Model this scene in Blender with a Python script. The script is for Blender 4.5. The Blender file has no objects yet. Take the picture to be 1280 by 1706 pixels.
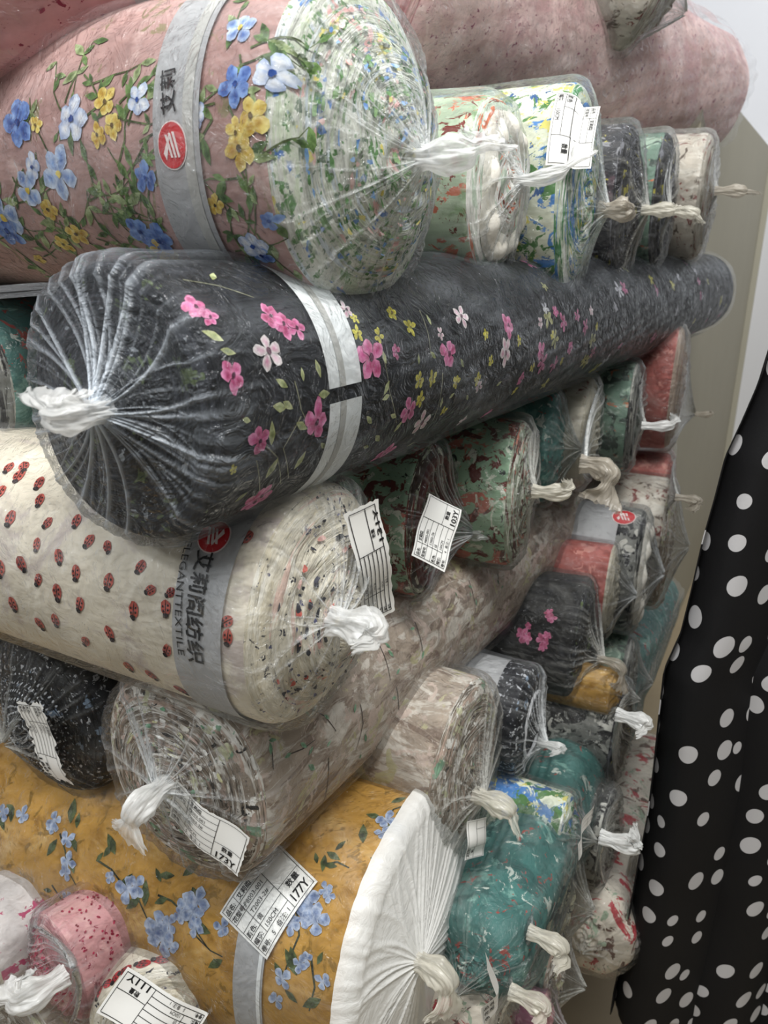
import bpy, math, random
import numpy as np
from mathutils import Matrix, Vector

# ------------------------------------------------------------------ camera, world, lights, exposure
FPX = 1300.0
CAMH = 1.25
PITCH = math.atan(473 / FPX)
YAW = math.radians(28.6)
Fw = np.array([math.cos(YAW) * math.cos(PITCH), math.sin(YAW) * math.cos(PITCH), -math.sin(PITCH)])
Rt = np.array([math.sin(YAW), -math.cos(YAW), 0.0])
Up = np.cross(Rt, Fw)
CAM = np.array([0, 0, CAMH])
S = bpy.context.scene
COL = S.collection
cd = bpy.data.cameras.new('camera')
cam = bpy.data.objects.new('camera', cd)
COL.objects.link(cam)
S.camera = cam
cd.sensor_fit = 'VERTICAL'
cd.sensor_height = 24.0
cd.lens = FPX / 1706 * 24.0
cd.clip_start = 0.02
M = Matrix((Rt, Up, -Fw)).transposed().to_4x4()
M.translation = Vector(CAM)
cam.matrix_world = M
cd.dof.use_dof = True
cd.dof.focus_distance = 0.66
cd.dof.aperture_fstop = 7.0

w = bpy.data.worlds.new('world')
S.world = w
w.use_nodes = True
w.node_tree.nodes['Background'].inputs[0].default_value = (0.93, 0.97, 1.0, 1)
w.node_tree.nodes['Background'].inputs[1].default_value = 0.72

def area(name, loc, target, sx, sy, power, col=(1, 1, 1)):
    l = bpy.data.lights.new(name, 'AREA')
    l.shape = 'RECTANGLE'; l.size = sx; l.size_y = sy; l.energy = power; l.color = col
    o = bpy.data.objects.new(name, l)
    COL.objects.link(o)
    o.location = loc
    o.rotation_euler = (Vector(target) - Vector(loc)).to_track_quat('-Z', 'Y').to_euler()
    return o
area('ceiling_lamp', (0.1, -0.2, CAMH + 1.35), (0.7, 0.4, 0.6), 1.2, 0.25, 40, (1.0, 0.985, 0.95))
area('ceiling_lamp_far', (2.3, -0.5, CAMH + 1.5), (3.2, 0.3, 1.9), 1.2, 0.25, 15, (0.97, 0.985, 1.0))
area('ceiling_lamp_rear', (-1.1, 0.9, CAMH + 1.3), (0.4, 0.7, 0.9), 1.0, 0.2, 17, (0.95, 0.98, 1.0))

S.view_settings.view_transform = 'Standard'
S.view_settings.look = 'None'
S.view_settings.gamma = 1
S.view_settings.use_curve_mapping = False
S.view_settings.exposure = 0.08
try:
    S.cycles.transparent_max_bounces = 24
    S.cycles.max_bounces = 6
except Exception:
    pass

# ------------------------------------------------------------------ helpers
def ray(px, py):
    return Fw + (px - 640) / FPX * Rt + (853 - py) / FPX * Up
def at(px, py, z):
    return CAM + z * ray(px, py)
def at_y(px, py, y):
    r = ray(px, py); return CAM + r * (y / r[1])
def at_x(px, py, x):
    r = ray(px, py); return CAM + r * (x / r[0])
def unit(v):
    v = np.array(v, float); return v / np.linalg.norm(v)
def lin(h):
    h = h.lstrip('#')
    c = [int(h[i:i + 2], 16) / 255 for i in (0, 2, 4)]
    return tuple(x / 12.92 if x <= 0.04045 else ((x + 0.055) / 1.055) ** 2.4 for x in c) + (1.0,)

def mesh_obj(name, V, Fc, mats, parent=None, mi=None, smooth=True, attrs=None, cols=None):
    me = bpy.data.meshes.new(name)
    V = np.asarray(V, np.float32)
    if isinstance(Fc, np.ndarray) and Fc.ndim == 2:
        k = Fc.shape[1]; n = len(Fc)
        me.vertices.add(len(V)); me.vertices.foreach_set('co', V.ravel())
        me.loops.add(n * k); me.loops.foreach_set('vertex_index', Fc.ravel().astype(np.int32))
        me.polygons.add(n)
        me.polygons.foreach_set('loop_start', np.arange(0, n * k, k, dtype=np.int32))
    else:
        tot = np.array([len(f) for f in Fc], np.int32)
        flat = np.fromiter((i for f in Fc for i in f), np.int32)
        me.vertices.add(len(V)); me.vertices.foreach_set('co', V.ravel())
        me.loops.add(len(flat)); me.loops.foreach_set('vertex_index', flat)
        me.polygons.add(len(tot))
        me.polygons.foreach_set('loop_start', np.concatenate([[0], np.cumsum(tot)[:-1]]).astype(np.int32))
        n = len(tot)
    me.update(calc_edges=True)
    me.polygons.foreach_set('use_smooth', np.full(n, smooth))
    for m in (mats if isinstance(mats, (list, tuple)) else [mats]):
        me.materials.append(m)
    if mi is not None:
        me.polygons.foreach_set('material_index', np.asarray(mi, np.int32))
    for an, (ty, dat) in (attrs or {}).items():
        a = me.attributes.new(an, ty, 'POINT')
        a.data.foreach_set('value' if ty == 'FLOAT' else ('color' if 'COLOR' in ty else 'vector'), np.asarray(dat, np.float32).ravel())
    me.validate()
    o = bpy.data.objects.new(name, me)
    COL.objects.link(o)
    if parent: o.parent = parent
    return o

def grid_faces(nu, nv, wrap_u=False):
    iu = np.arange(nu if wrap_u else nu - 1); iv = np.arange(nv - 1)
    U, V_ = np.meshgrid(iu, iv, indexing='ij')
    a = U * nv + V_; b = ((U + 1) % nu) * nv + V_
    return np.stack([a, b, b + 1, a + 1], -1).reshape(-1, 4)

# ---- node helpers
class NT:
    def __init__(s, name):
        s.m = bpy.data.materials.new(name); s.m.use_nodes = True
        s.t = s.m.node_tree; s.t.nodes.clear()
        s.out = s.n('ShaderNodeOutputMaterial')
    def n(s, ty, **kw):
        nd = s.t.nodes.new(ty)
        for k, v in kw.items(): setattr(nd, k, v)
        return nd
    def l(s, a, b): s.t.links.new(a, b)
    def setin(s, nd, **kw):
        for k, v in kw.items():
            nd.inputs[k].default_value = v
    def math(s, op, a, b=None, c=None, clamp=False):
        nd = s.n('ShaderNodeMath', operation=op, use_clamp=clamp)
        for i, x in enumerate((a, b, c)):
            if x is None: continue
            if isinstance(x, (int, float)): nd.inputs[i].default_value = x
            else: s.l(x, nd.inputs[i])
        return nd.outputs[0]
    def noise(s, vec, scale, detail=3, rough=0.55, dist=0.0, off=None, stretch=(1, 1, 1)):
        mp = s.n('ShaderNodeMapping')
        s.l(vec, mp.inputs[0])
        mp.inputs['Scale'].default_value = stretch
        if off is not None: mp.inputs['Location'].default_value = (off * 1.37, off * 0.71, off * 2.13)
        nd = s.n('ShaderNodeTexNoise')
        s.l(mp.outputs[0], nd.inputs['Vector'])
        s.setin(nd, Scale=scale, Detail=detail, Roughness=rough, Distortion=dist)
        return nd.outputs[0]
    def ramp(s, fac, lo, hi):
        nd = s.n('ShaderNodeMapRange'); nd.interpolation_type = 'SMOOTHSTEP'
        s.l(fac, nd.inputs[0]); nd.inputs[1].default_value = lo; nd.inputs[2].default_value = hi
        return nd.outputs[0]
    def mix(s, fac, a, b):
        nd = s.n('ShaderNodeMix', data_type='RGBA')
        for i, x in ((0, fac), (6, a), (7, b)):
            if isinstance(x, (int, float, tuple)): nd.inputs[i].default_value = x
            else: s.l(x, nd.inputs[i])
        return nd.outputs[2]
    def attr(s, name, out='Fac'):
        nd = s.n('ShaderNodeAttribute', attribute_name=name)
        return nd.outputs[out]
    def bump(s, h, strength, dist=0.002):
        nd = s.n('ShaderNodeBump'); s.l(h, nd.inputs['Height'])
        nd.inputs['Strength'].default_value = strength; nd.inputs['Distance'].default_value = dist
        return nd.outputs[0]
    def pbsdf(s, col, rough=0.8, normal=None, spec=0.3, **kw):
        nd = s.n('ShaderNodeBsdfPrincipled')
        if isinstance(col, tuple): nd.inputs['Base Color'].default_value = col
        else: s.l(col, nd.inputs['Base Color'])
        nd.inputs['Roughness'].default_value = rough
        nd.inputs['Specular IOR Level'].default_value = spec
        if normal is not None: s.l(normal, nd.inputs['Normal'])
        for k, v in kw.items(): nd.inputs[k.replace('_', ' ')].default_value = v
        return nd.outputs[0]
    def fin(s, sh): s.l(sh, s.out.inputs[0]); return s.m

_seed = [0]
def fabric(name, base, blots=(), var=0.18, rough=0.85):
    """woven cloth: soft colour drift, printed blots (hex, scale, lo, hi, stretch), crinkle bump"""
    N = NT(name); co = N.n('ShaderNodeTexCoord').outputs['Object']
    _seed[0] += 3
    sd = _seed[0]
    b = lin(base)
    c = N.mix(N.ramp(N.noise(co, 22, 4, off=sd), .3, .7), tuple(x * (1 - var) for x in b[:3]) + (1,), tuple(min(1, x * (1 + var)) for x in b[:3]) + (1,))
    for i, (h, sc, lo, hi, st) in enumerate(blots):
        lo = .5 + (lo - .5) * .55; hi = max(lo + .012, .5 + (hi - .5) * .55); sc = sc * 1.7 if sc < 60 else sc
        f = N.ramp(N.noise(co, sc, 6, .66, .9, off=sd + 1.7 * i + 1, stretch=st), lo, hi)
        c = N.mix(f, c, lin(h))
    hgt = N.noise(co, 60, 3, off=sd, stretch=(.35, 1, 1))
    return N.fin(N.pbsdf(c, rough, N.bump(hgt, .35, .004), .25))

def endcloth(name, base, blots=(), flecks=(), K=1.0):
    """edge of a wound bolt: arcs of colour following the windings + flecks"""
    N = NT(name); pol = N.attr('pol', 'Vector'); co = N.n('ShaderNodeTexCoord').outputs['Object']
    _seed[0] += 3; sd = _seed[0]; b = lin(base)
    c = N.mix(N.ramp(N.noise(pol, 55 * K, 3, off=sd), .3, .7), tuple(x * .72 for x in b[:3]) + (1,), b)
    for i, (h, sc, lo, hi) in enumerate(blots):
        lo = .5 + (lo - .5) * .55; hi = max(lo + .02, .5 + (hi - .5) * .55)
        c = N.mix(N.ramp(N.noise(pol, sc, 4, .65, .5, off=sd + 2.1 * i + 1), lo, hi), c, lin(h))
    for i, (h, sc, lo, hi) in enumerate(flecks):
        lo = .5 + (lo - .5) * .62; hi = max(lo + .02, .5 + (hi - .5) * .62)
        f = N.math('MULTIPLY', N.ramp(N.noise(co, sc, 3, .6, .3, off=sd + i * 3.3 + .5), lo, hi), N.ramp(N.noise(pol, 60, 2, off=sd + i), .4, .55))
        c = N.mix(f, c, lin(h))
    return N.fin(N.pbsdf(c, .9, N.bump(N.noise(pol, 70, 4, off=sd), .9, .005), .2))

def film(name, base=.006, streak=.10, gain=.6, tint='f4f7f8', rough=.13, body=.06, bmp=.85):
    """clear polythene: transparent, glossy at grazing angles, milky where it is gathered"""
    N = NT(name); pol = N.attr('pol', 'Vector'); milk = N.attr('milk'); co = N.n('ShaderNodeTexCoord').outputs['Object']
    n1 = N.noise(pol, 26, 5, .6, 1.2, stretch=(1, 1, .35))
    n2 = N.noise(co, 14, 4, .6, 2.0)
    hgt = N.math('ADD', N.math('MULTIPLY', n1, .6), N.noise(co, 38, 3, .6, 2.5))
    nrm = N.bump(hgt, bmp, .009)
    mk = N.math('MULTIPLY', milk, gain)
    st = N.math('MULTIPLY', N.ramp(n1, .52, .78), streak)
    st2 = N.math('MULTIPLY', N.ramp(n2, .5, .8), body * .6)
    f = N.math('ADD', N.math('ADD', mk, st), N.math('ADD', st2, base), clamp=True)
    tr = N.n('ShaderNodeBsdfTransparent'); tr.inputs[0].default_value = (.985, .99, .99, 1)
    gl = N.n('ShaderNodeBsdfGlossy'); gl.inputs['Roughness'].default_value = rough; gl.inputs[0].default_value = (.95, .97, 1, 1)
    N.l(nrm, gl.inputs['Normal'])
    fr = N.n('ShaderNodeFresnel'); fr.inputs[0].default_value = 1.36; N.l(nrm, fr.inputs[1])
    mx = N.n('ShaderNodeMixShader'); N.l(N.math('MULTIPLY', fr.outputs[0], .6, clamp=True), mx.inputs[0]); N.l(tr.outputs[0], mx.inputs[1]); N.l(gl.outputs[0], mx.inputs[2])
    wh = N.pbsdf(lin(tint), .3, nrm, .6)
    tl = N.n('ShaderNodeBsdfTranslucent'); tl.inputs[0].default_value = lin(tint)
    m2 = N.n('ShaderNodeMixShader'); m2.inputs[0].default_value = .3; N.l(wh, m2.inputs[1]); N.l(tl.outputs[0], m2.inputs[2])
    m3 = N.n('ShaderNodeMixShader'); N.l(f, m3.inputs[0]); N.l(mx.outputs[0], m3.inputs[1]); N.l(m2.outputs[0], m3.inputs[2])
    return N.fin(m3.outputs[0])

def plain(name, hexc, rough=.6, spec=.3, nscale=0, namp=.06, bump=0):
    N = NT(name); c = lin(hexc)
    nrm = None
    co = N.n('ShaderNodeTexCoord').outputs['Object']
    if nscale:
        n = N.noise(co, nscale, 4)
        if bump: nrm = N.bump(n, bump, .003)
        c = N.mix(n, tuple(x * (1 - namp) for x in c[:3]) + (1,), tuple(min(1, x * (1 + namp)) for x in c[:3]) + (1,))
    return N.fin(N.pbsdf(c, rough, nrm, spec))

def printmat():
    N = NT('printed_dye'); c = N.attr('Col', 'Color'); co = N.n('ShaderNodeTexCoord').outputs['Object']
    n = N.ramp(N.noise(co, 130, 5), .3, .7)
    c2 = N.mix(n, (0, 0, 0, 1), (1, 1, 1, 1))
    mm = N.n('ShaderNodeMix', data_type='RGBA', blend_type='SOFT_LIGHT'); mm.inputs[0].default_value = .75
    N.l(c, mm.inputs[6]); N.l(c2, mm.inputs[7])
    return N.fin(N.pbsdf(mm.outputs[2], .85, None, .2))
PRINT = printmat()
INK = plain('black_ink', '1b1b1d', .6)
PAPER = plain('label_paper', 'f1f1ee', .45, .4, 30, .03, .1)
BANDG = plain('grey_paper_band', 'a9aaac', .5, .4, 14, .06, .15)
BANDW = plain('white_paper_band', 'e4e8e9', .5, .4, 14, .04, .1)
BANDS = plain('grey_stripe', 'b4b4b0', .5, .4)
REDM = plain('logo_red', 'c8242c', .5)
WHITEM = plain('logo_white', 'f2e6e4', .5)
FILM = film('clear_film')
FILMB = film('clear_film_bluish', .02, .12, .8, 'dfe8f2', .12, .06)
FILMW = film('milky_film', .03, .2, .75, 'f4f6f4', .16, .1)
FILMO = film('opaque_white_film', .93, .1, .5, 'f6f6f3', .35, .3, .2)
FILMX = film('crumpled_film', .03, .3, .7, 'f6f0ee', .12, .3, 1.3)
FILMD = film('dusty_film', .03, .16, .6, 'd8d8d2', .18, .12)
def knotmat(name, tint, alpha=.42):
    N = NT(name); co = N.n('ShaderNodeTexCoord').outputs['Object']; pol = N.attr('pol', 'Vector')
    n = N.noise(pol, 40, 4, .6, 1, stretch=(1, 1, .3))
    nrm = N.bump(n, .7, .006)
    wh = N.pbsdf(lin(tint), .25, nrm, .6)
    tr = N.n('ShaderNodeBsdfTransparent')
    tl = N.n('ShaderNodeBsdfTranslucent'); tl.inputs[0].default_value = lin(tint)
    m2 = N.n('ShaderNodeMixShader'); m2.inputs[0].default_value = .35; N.l(wh, m2.inputs[1]); N.l(tl.outputs[0], m2.inputs[2])
    m = N.n('ShaderNodeMixShader'); N.l(N.math('ADD', N.math('MULTIPLY', N.ramp(n, .4, .65), .5), alpha, clamp=True), m.inputs[0]); N.l(tr.outputs[0], m.inputs[1]); N.l(m2.outputs[0], m.inputs[2])
    return N.fin(m.outputs[0])
KNOT = knotmat('knotted_film', 'f2f3f2')
KNOTC = knotmat('knotted_film_cream', 'e9e5d8')
KNOTD = knotmat('knotted_film_dusty', 'c4bcae')

# ---- lettering
_tc = {}
def glyphs(s, size, bold=False):
    key = (s, bold)
    if key not in _tc:
        cu = bpy.data.curves.new('t', 'FONT'); cu.body = s; cu.align_x = 'LEFT'; cu.resolution_u = 2
        if bold: cu.offset = .018
        ob = bpy.data.objects.new('t', cu); COL.objects.link(ob)
        bpy.context.view_layer.update()
        me = bpy.data.meshes.new_from_object(ob.evaluated_get(bpy.context.evaluated_depsgraph_get()))
        V = np.array([v.co[:2] for v in me.vertices]).reshape(-1, 2); Fc = [tuple(p.vertices) for p in me.polygons]
        bpy.data.objects.remove(ob); bpy.data.curves.remove(cu); bpy.data.meshes.remove(me)
        _tc[key] = (V, Fc)
    V, Fc = _tc[key]
    return V * size, Fc
class Flat:
    """collects flat 2D art, later bent onto a surface by a mapping"""
    def __init__(s): s.V = []; s.F = []
    def add(s, V, Fc, dx=0, dy=0, rot=0):
        n = len(s.V); c, q = math.cos(rot), math.sin(rot)
        s.V += [(x * c - y * q + dx, x * q + y * c + dy) for x, y in V]
        s.F += [tuple(i + n for i in f) for f in Fc]
    def text(s, t, x, y, size, bold=False, width=None):
        V, Fc = glyphs(t, size, bold)
        if width and len(V):
            m = V[:, 0].max(); V = V * [width / m, 1]
        s.add(V, Fc, x, y)
    def rect(s, x0, y0, x1, y1, n=1):
        for i in range(n):
            for j in (0,):
                a = x0 + (x1 - x0) * i / n; b = x0 + (x1 - x0) * (i + 1) / n
                s.add([(a, y0), (b, y0), (b, y1), (a, y1)], [(0, 1, 2, 3)])
    def vline(s, x, y0, y1, t, n=8):
        for i in range(n): s.rect(x, y0 + (y1 - y0) * i / n, x + t, y0 + (y1 - y0) * (i + 1) / n)
    def hline(s, y, x0, x1, t, n=12): s.rect(x0, y, x1, y + t, n)
    def disc(s, x, y, r, ry=None, n=28):
        ry = ry or r
        s.add([(x, y)] + [(x + r * math.cos(2 * math.pi * i / n), y + ry * math.sin(2 * math.pi * i / n)) for i in range(n)],
              [(0, i + 1, (i + 1) % n + 1) for i in range(n)])
    def build(s, name, fmap, mat, parent):
        return mesh_obj(name, [fmap(x, y) for x, y in s.V], s.F, mat, parent, smooth=False)

def label_art(w, h, qty, rows):
    """the printed form: name, pattern, colour, width, number, and the yardage in bold"""
    A = Flat(); t = w * .006
    m = w * .03
    for y in (m, h - m): A.hline(y, m, w - m, t)
    for x in (m, w - m): A.vline(x, m, h - m, t)
    cx = w * .64
    A.vline(cx, m, h - m, t)
    n = len(rows); rh = (h - 2 * m) / n
    A.vline(w * .24, m + rh, h - m, t)
    for i in range(1, n): A.hline(m + rh * i, m, cx, t)
    A.hline(h * .42, cx, w - m, t)
    for i, (k, v) in enumerate(rows):
        y = h - m - rh * (i + .78)
        A.text(k, w * .045, y, rh * .62, True)
        A.text(v, w * .27, y, rh * .66, i < 1)
    A.text('数量', w * .74, h * .30, h * .12, True)
    A.text(qty, w * .67, h * .08, h * .2, True, w * .27)
    return A
ROWS = lambda a, b, c, d, e: [('品名:', '艾莉阁'), ('花型号:', a), ('', b), ('颜色:', c), ('幅宽:', '150CM'), ('卷号:', d + '   备注: ' + e)]

# ------------------------------------------------------------------ the roll of cloth
class Roll:
    def __init__(s, label, cap, R, axis=None, far=None, L=1.45, rz=1.0, rim=.018, dome=.008, amp=.02, seed=1,
                 body=None, end=None, wrap=FILM, group=None, press=(), hi=1, sq=2.15, taper=0.0, roll=0, cat='fabric roll', name='fabric_roll', folds=0.0, bend=0.0):
        s.rng = random.Random(seed); s.np = np.random.RandomState(seed)
        s.cap = np.array(cap, float); s.ry = R; s.rz = R * rz; s.L = L; s.rim = rim; s.dome = dome; s.amp = amp
        if far is not None:
            fx, fy = far; r = ray(fx, fy); c = s.cap - CAM
            a = r @ r; b = -2 * r @ c; k = c @ c - L * L
            t = (-b + math.sqrt(max(0, b * b - 4 * a * k))) / (2 * a)
            axis = s.cap - (CAM + t * r)
        ex = unit(axis); ey = unit(np.cross((0, 0, 1), ex)); ez = np.cross(ex, ey)
        s.ex, s.ey, s.ez = ex, ey, ez
        s.B = np.stack([ex, ey, ez], 1)
        s.org = s.cap - ez * s.rz
        s.k0 = (R - rim) / R; s.sq = sq; s.taper = taper; s.press = press; s.hi = hi; s.folds = folds; s.bend = bend
        s.ph = s.np.uniform(0, 6.28, 12); s.fr = s.np.uniform(3, 14, 12)
        s.root = bpy.data.objects.new(name, None); COL.objects.link(s.root)
        s.root.empty_display_size = .02
        m = Matrix([[*s.B[i], s.org[i]] for i in range(3)] + [[0, 0, 0, 1]])
        s.root.matrix_world = m
        s.root['label'] = label; s.root['category'] = cat
        if group: s.root['group'] = group
        s.dV = []; s.dF = []; s.dC = []
        s.eV = []; s.eF = []; s.eC = []
        s.bm = body; s.em = end; s.wm = wrap
        s.ky = s.kz = 0; s.kh = .02
    # local geometry (origin at the base under the end face)
    def rad(s, th, d):
        k = s.fr; p = s.ph
        n = (np.sin(2 * th + p[0] + d * k[0] * .5) * .5 + np.sin(3 * th + p[1] - d * k[1]) * .35 + np.sin(5 * th + p[2] + d * k[2] * 1.4) * .25
             + np.sin(th + p[3] + d * k[3] * 1.2) * .4)
        f = 1 + s.amp * n - s.taper * d
        if s.folds:
            f = f + s.folds * (np.abs(np.sin(4.5 * th + d * 11 + p[5] + 1.2 * np.sin(d * 19 + p[6]))) ** .6 - .6 + .5 * np.sin(9 * th - d * 23 + p[7]))
        return f
    def sec(s, th, d):
        c, q = np.cos(th), np.sin(th)
        e = 2 / s.sq
        y = np.sign(c) * np.abs(c) ** e * s.ry; z = np.sign(q) * np.abs(q) ** e * s.rz
        f = s.rad(th, d)
        z = z * f; y = y * f
        for (s0, s1, am, side) in s.press:   # squeezed where another roll lies across it
            g = np.exp(-(np.abs((d - (s0 + s1) / 2) / ((s1 - s0) / 2)) ** 4))
            up = np.clip(z * side / s.rz, 0, 1)
            z = z - side * am * g * up ** 2
        return y, z
    def S(s, d, th, off=0.0):
        d = np.asarray(d, float); th = np.asarray(th, float)
        y, z = s.sec(th, np.maximum(d, 0))
        t = np.clip(d / s.rim, 0, 1)
        R = s.ry
        fac = 1 - (1 - np.sqrt(np.clip(1 - (1 - t) ** 2, 0, 1))) * s.rim / R
        rr = np.sqrt(y * y + z * z) + 1e-9
        g = (rr * fac + off) / rr
        x = -d + np.where(t < 1, off * (1 - t) * .7, 0)
        return np.stack(np.broadcast_arrays(x, y * g + 0, z * g + s.rz + s.bend * d * d), -1)
    def capx(s, rho, th):
        b = s.dome * (1 - rho ** 2)
        tt = rho * s.ry / .0055 + th / (2 * math.pi)
        rg = np.abs((tt % 1) - .5) * .0035
        n = np.sin(th * 3 + s.ph[4] + rho * 9) * .0018 + np.sin(th * 7 + s.ph[5] - rho * 21) * .0012
        return b + (rg + n) * np.clip((1 - rho) * 12, 0, 1)
    def E(s, rho, th, off=0.0):
        rho = np.asarray(rho, float); th = np.asarray(th, float)
        y, z = s.sec(th, 0.0)
        k = s.k0 * rho
        x = s.capx(rho, th) + off
        return np.stack(np.broadcast_arrays(x, y * k, z * k + s.rz), -1)
    # pixel -> surface
    def lray(s, px, py):
        o = s.B.T @ (CAM - s.org); r = s.B.T @ ray(px, py)
        o = o - np.array([0, 0, s.rz]); return o, r
    def hit(s, px, py):
        o, r = s.lray(px, py)
        A = np.array([1 / s.ry, 1 / s.rz]); q = o[1:] * A; v = r[1:] * A
        a = v @ v; b = 2 * q @ v; c = q @ q - 1
        D = b * b - 4 * a * c
        if D < 0: D = 0
        t = (-b - math.sqrt(D)) / (2 * a)
        P = o + t * r
        th = math.atan2(P[2] / s.rz, P[1] / s.ry)
        return min(max(-P[0], 0.0), s.L), th
    def caphit(s, px, py, x=0.0):
        o, r = s.lray(px, py); t = (x - o[0]) / r[0]; P = o + t * r
        return P[1], P[2]
    # decals ------------------------------------------------------------
    def poly(s, d0, th0, pts, colC, colE, off=.0007, cx=0, cy=0):
        """fan with mid ring; pts in metres (along, around)"""
        pts = np.array(pts, float); n = len(pts); c = pts.mean(0)
        P = np.vstack([[c], c + (pts - c) * .5, pts])
        Rr = (s.ry + s.rz) / 2
        W = s.S(d0 + P[:, 0], th0 + P[:, 1] / Rr, off)
        b = len(s.dV)
        s.dV += list(W)
        cc = np.array(lin(colC)); ce = np.array(lin(colE))
        s.dC += [cc] + [cc * .5 + ce * .5] * n + [ce] * n
        for i in range(n):
            j = (i + 1) % n
            s.dF.append((b, b + 1 + i, b + 1 + j)); s.dF.append((b + 1 + i, b + 1 + n + i, b + 1 + n + j, b + 1 + j))
    def ell(s, d, th, rx, ry, ang, c1, c2, off=.0007, jag=.1, n=12, dx=0, dy=0):
        ca, sa = math.cos(ang), math.sin(ang)
        pts = []
        for i in range(n):
            a = 2 * math.pi * i / n; k = 1 + s.rng.uniform(-jag, jag)
            x, y = rx * math.cos(a) * k, ry * math.sin(a) * k
            pts.append((dx + x * ca - y * sa, dy + x * sa + y * ca))
        s.poly(d, th, pts, c1, c2, off)
    def petal(s, d, th, ang, ln, wd, c1, c2, off=.0008, tip=.6):
        ca, sa = math.cos(ang), math.sin(ang); pts = []
        prof = [(0, .12), (.25, .55), (.55, 1), (.8, .9), (1.0, tip * .5), (1.0, -tip * .5), (.8, -.9), (.55, -1), (.25, -.55), (0, -.12)]
        for x, y in prof:
            x = x * ln * s.rng.uniform(.92, 1.08); y = y * wd * .5 * s.rng.uniform(.85, 1.12)
            pts.append((x * ca - y * sa, x * sa + y * ca))
        s.poly(d, th, pts, c1, c2, off)
    def flower(s, d, th, r, cin, cout, ctr=None, n=5, a0=None, wd=.75, view=1.0):
        a0 = s.rng.uniform(0, 6.28) if a0 is None else a0
        for i in range(n):
            s.petal(d, th, a0 + 2 * math.pi * i / n + s.rng.uniform(-.2, .2), r * s.rng.uniform(.75, 1.12), r * wd, cin, cout, .0007 + .00012 * i)
        if ctr: s.ell(d, th, r * .16, r * .16, 0, ctr, ctr, .0016, .3, 8)
    def leaf(s, d, th, ang, ln, c1='51683f', c2='6c7f4f', wd=.42):
        ca, sa = math.cos(ang), math.sin(ang); pts = []
        for x, y in [(0, .05), (.2, .6), (.45, 1), (.75, .6), (1, 0), (.75, -.6), (.45, -1), (.2, -.6), (0, -.05)]:
            x *= ln; y *= ln * wd * .5
            pts.append((x * ca - y * sa, x * sa + y * ca))
        s.poly(d, th, pts, c1, c2, .0006)
    def stem(s, pts, wd, col, off=.0005):
        """pts: list of (d, a) metres; thin ribbon"""
        Rr = (s.ry + s.rz) / 2
        P = []
        for i in range(len(pts) - 1):
            for k in range(5):
                t = k / 5; P.append((pts[i][0] * (1 - t) + pts[i + 1][0] * t, pts[i][1] * (1 - t) + pts[i + 1][1] * t))
        P.append(pts[-1]); P = np.array(P)
        T = np.gradient(P, axis=0); T /= np.linalg.norm(T, axis=1)[:, None] + 1e-9
        Nn = np.stack([-T[:, 1], T[:, 0]], 1)
        ww = np.linspace(1, .5, len(P))[:, None] * wd / 2
        b = len(s.dV)
        for Q in (P + Nn * ww, P - Nn * ww):
            s.dV += list(s.S(Q[:, 0], Q[:, 1] / Rr, off))
        s.dC += [np.array(lin(col))] * (2 * len(P)); n = len(P)
        s.dF += [(b + i, b + i + 1, b + n + i + 1, b + n + i) for i in range(n - 1)]
    def ladybug(s, d, th, ang, r, red='ad5248', blk='2b2324'):
        s.ell(d, th, r, r * .74, ang, red, red, .0008, .08)
        s.ell(d, th, r * .34, r * .46, ang, blk, blk, .0010, .15, 8, dx=math.cos(ang) * r * .95, dy=math.sin(ang) * r * .95)
        for q, w_ in ((.25, .35), (-.3, .35), (-.1, -.4), (.45, -.3)):
            s.ell(d, th, r * .17, r * .15, ang, blk, blk, .0011, .1, 6, dx=math.cos(ang) * r * q - math.sin(ang) * r * w_, dy=math.sin(ang) * r * q + math.cos(ang) * r * w_)
        s.ell(d, th, r * 1.02, r * .07, ang, blk, blk, .0010, .1, 8)
    def efleck(s, y, z, rx, rr, col):
        """elongated fleck on the end face, lying along the winding"""
        th = math.atan2(z, y); r0 = math.hypot(y, z)
        yy, zz = s.sec(np.array([th]), 0.0); Rm = math.hypot(yy[0], zz[0]) * s.k0
        P = []
        n = 8
        for i in range(n):
            a = 2 * math.pi * i / n; k = s.rng.uniform(.6, 1.3)
            P.append((r0 + rr * math.sin(a) * k, th + rx * math.cos(a) * k / max(r0, .02)))
        P = np.array(P); rho = np.clip(P[:, 0] / Rm, 0, .985)
        W = s.E(rho, P[:, 1], .0025)
        b = len(s.eV); s.eV += list(W); s.eC += [np.array(lin(col))] * n; s.eF.append(tuple(range(b, b + n)))
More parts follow.
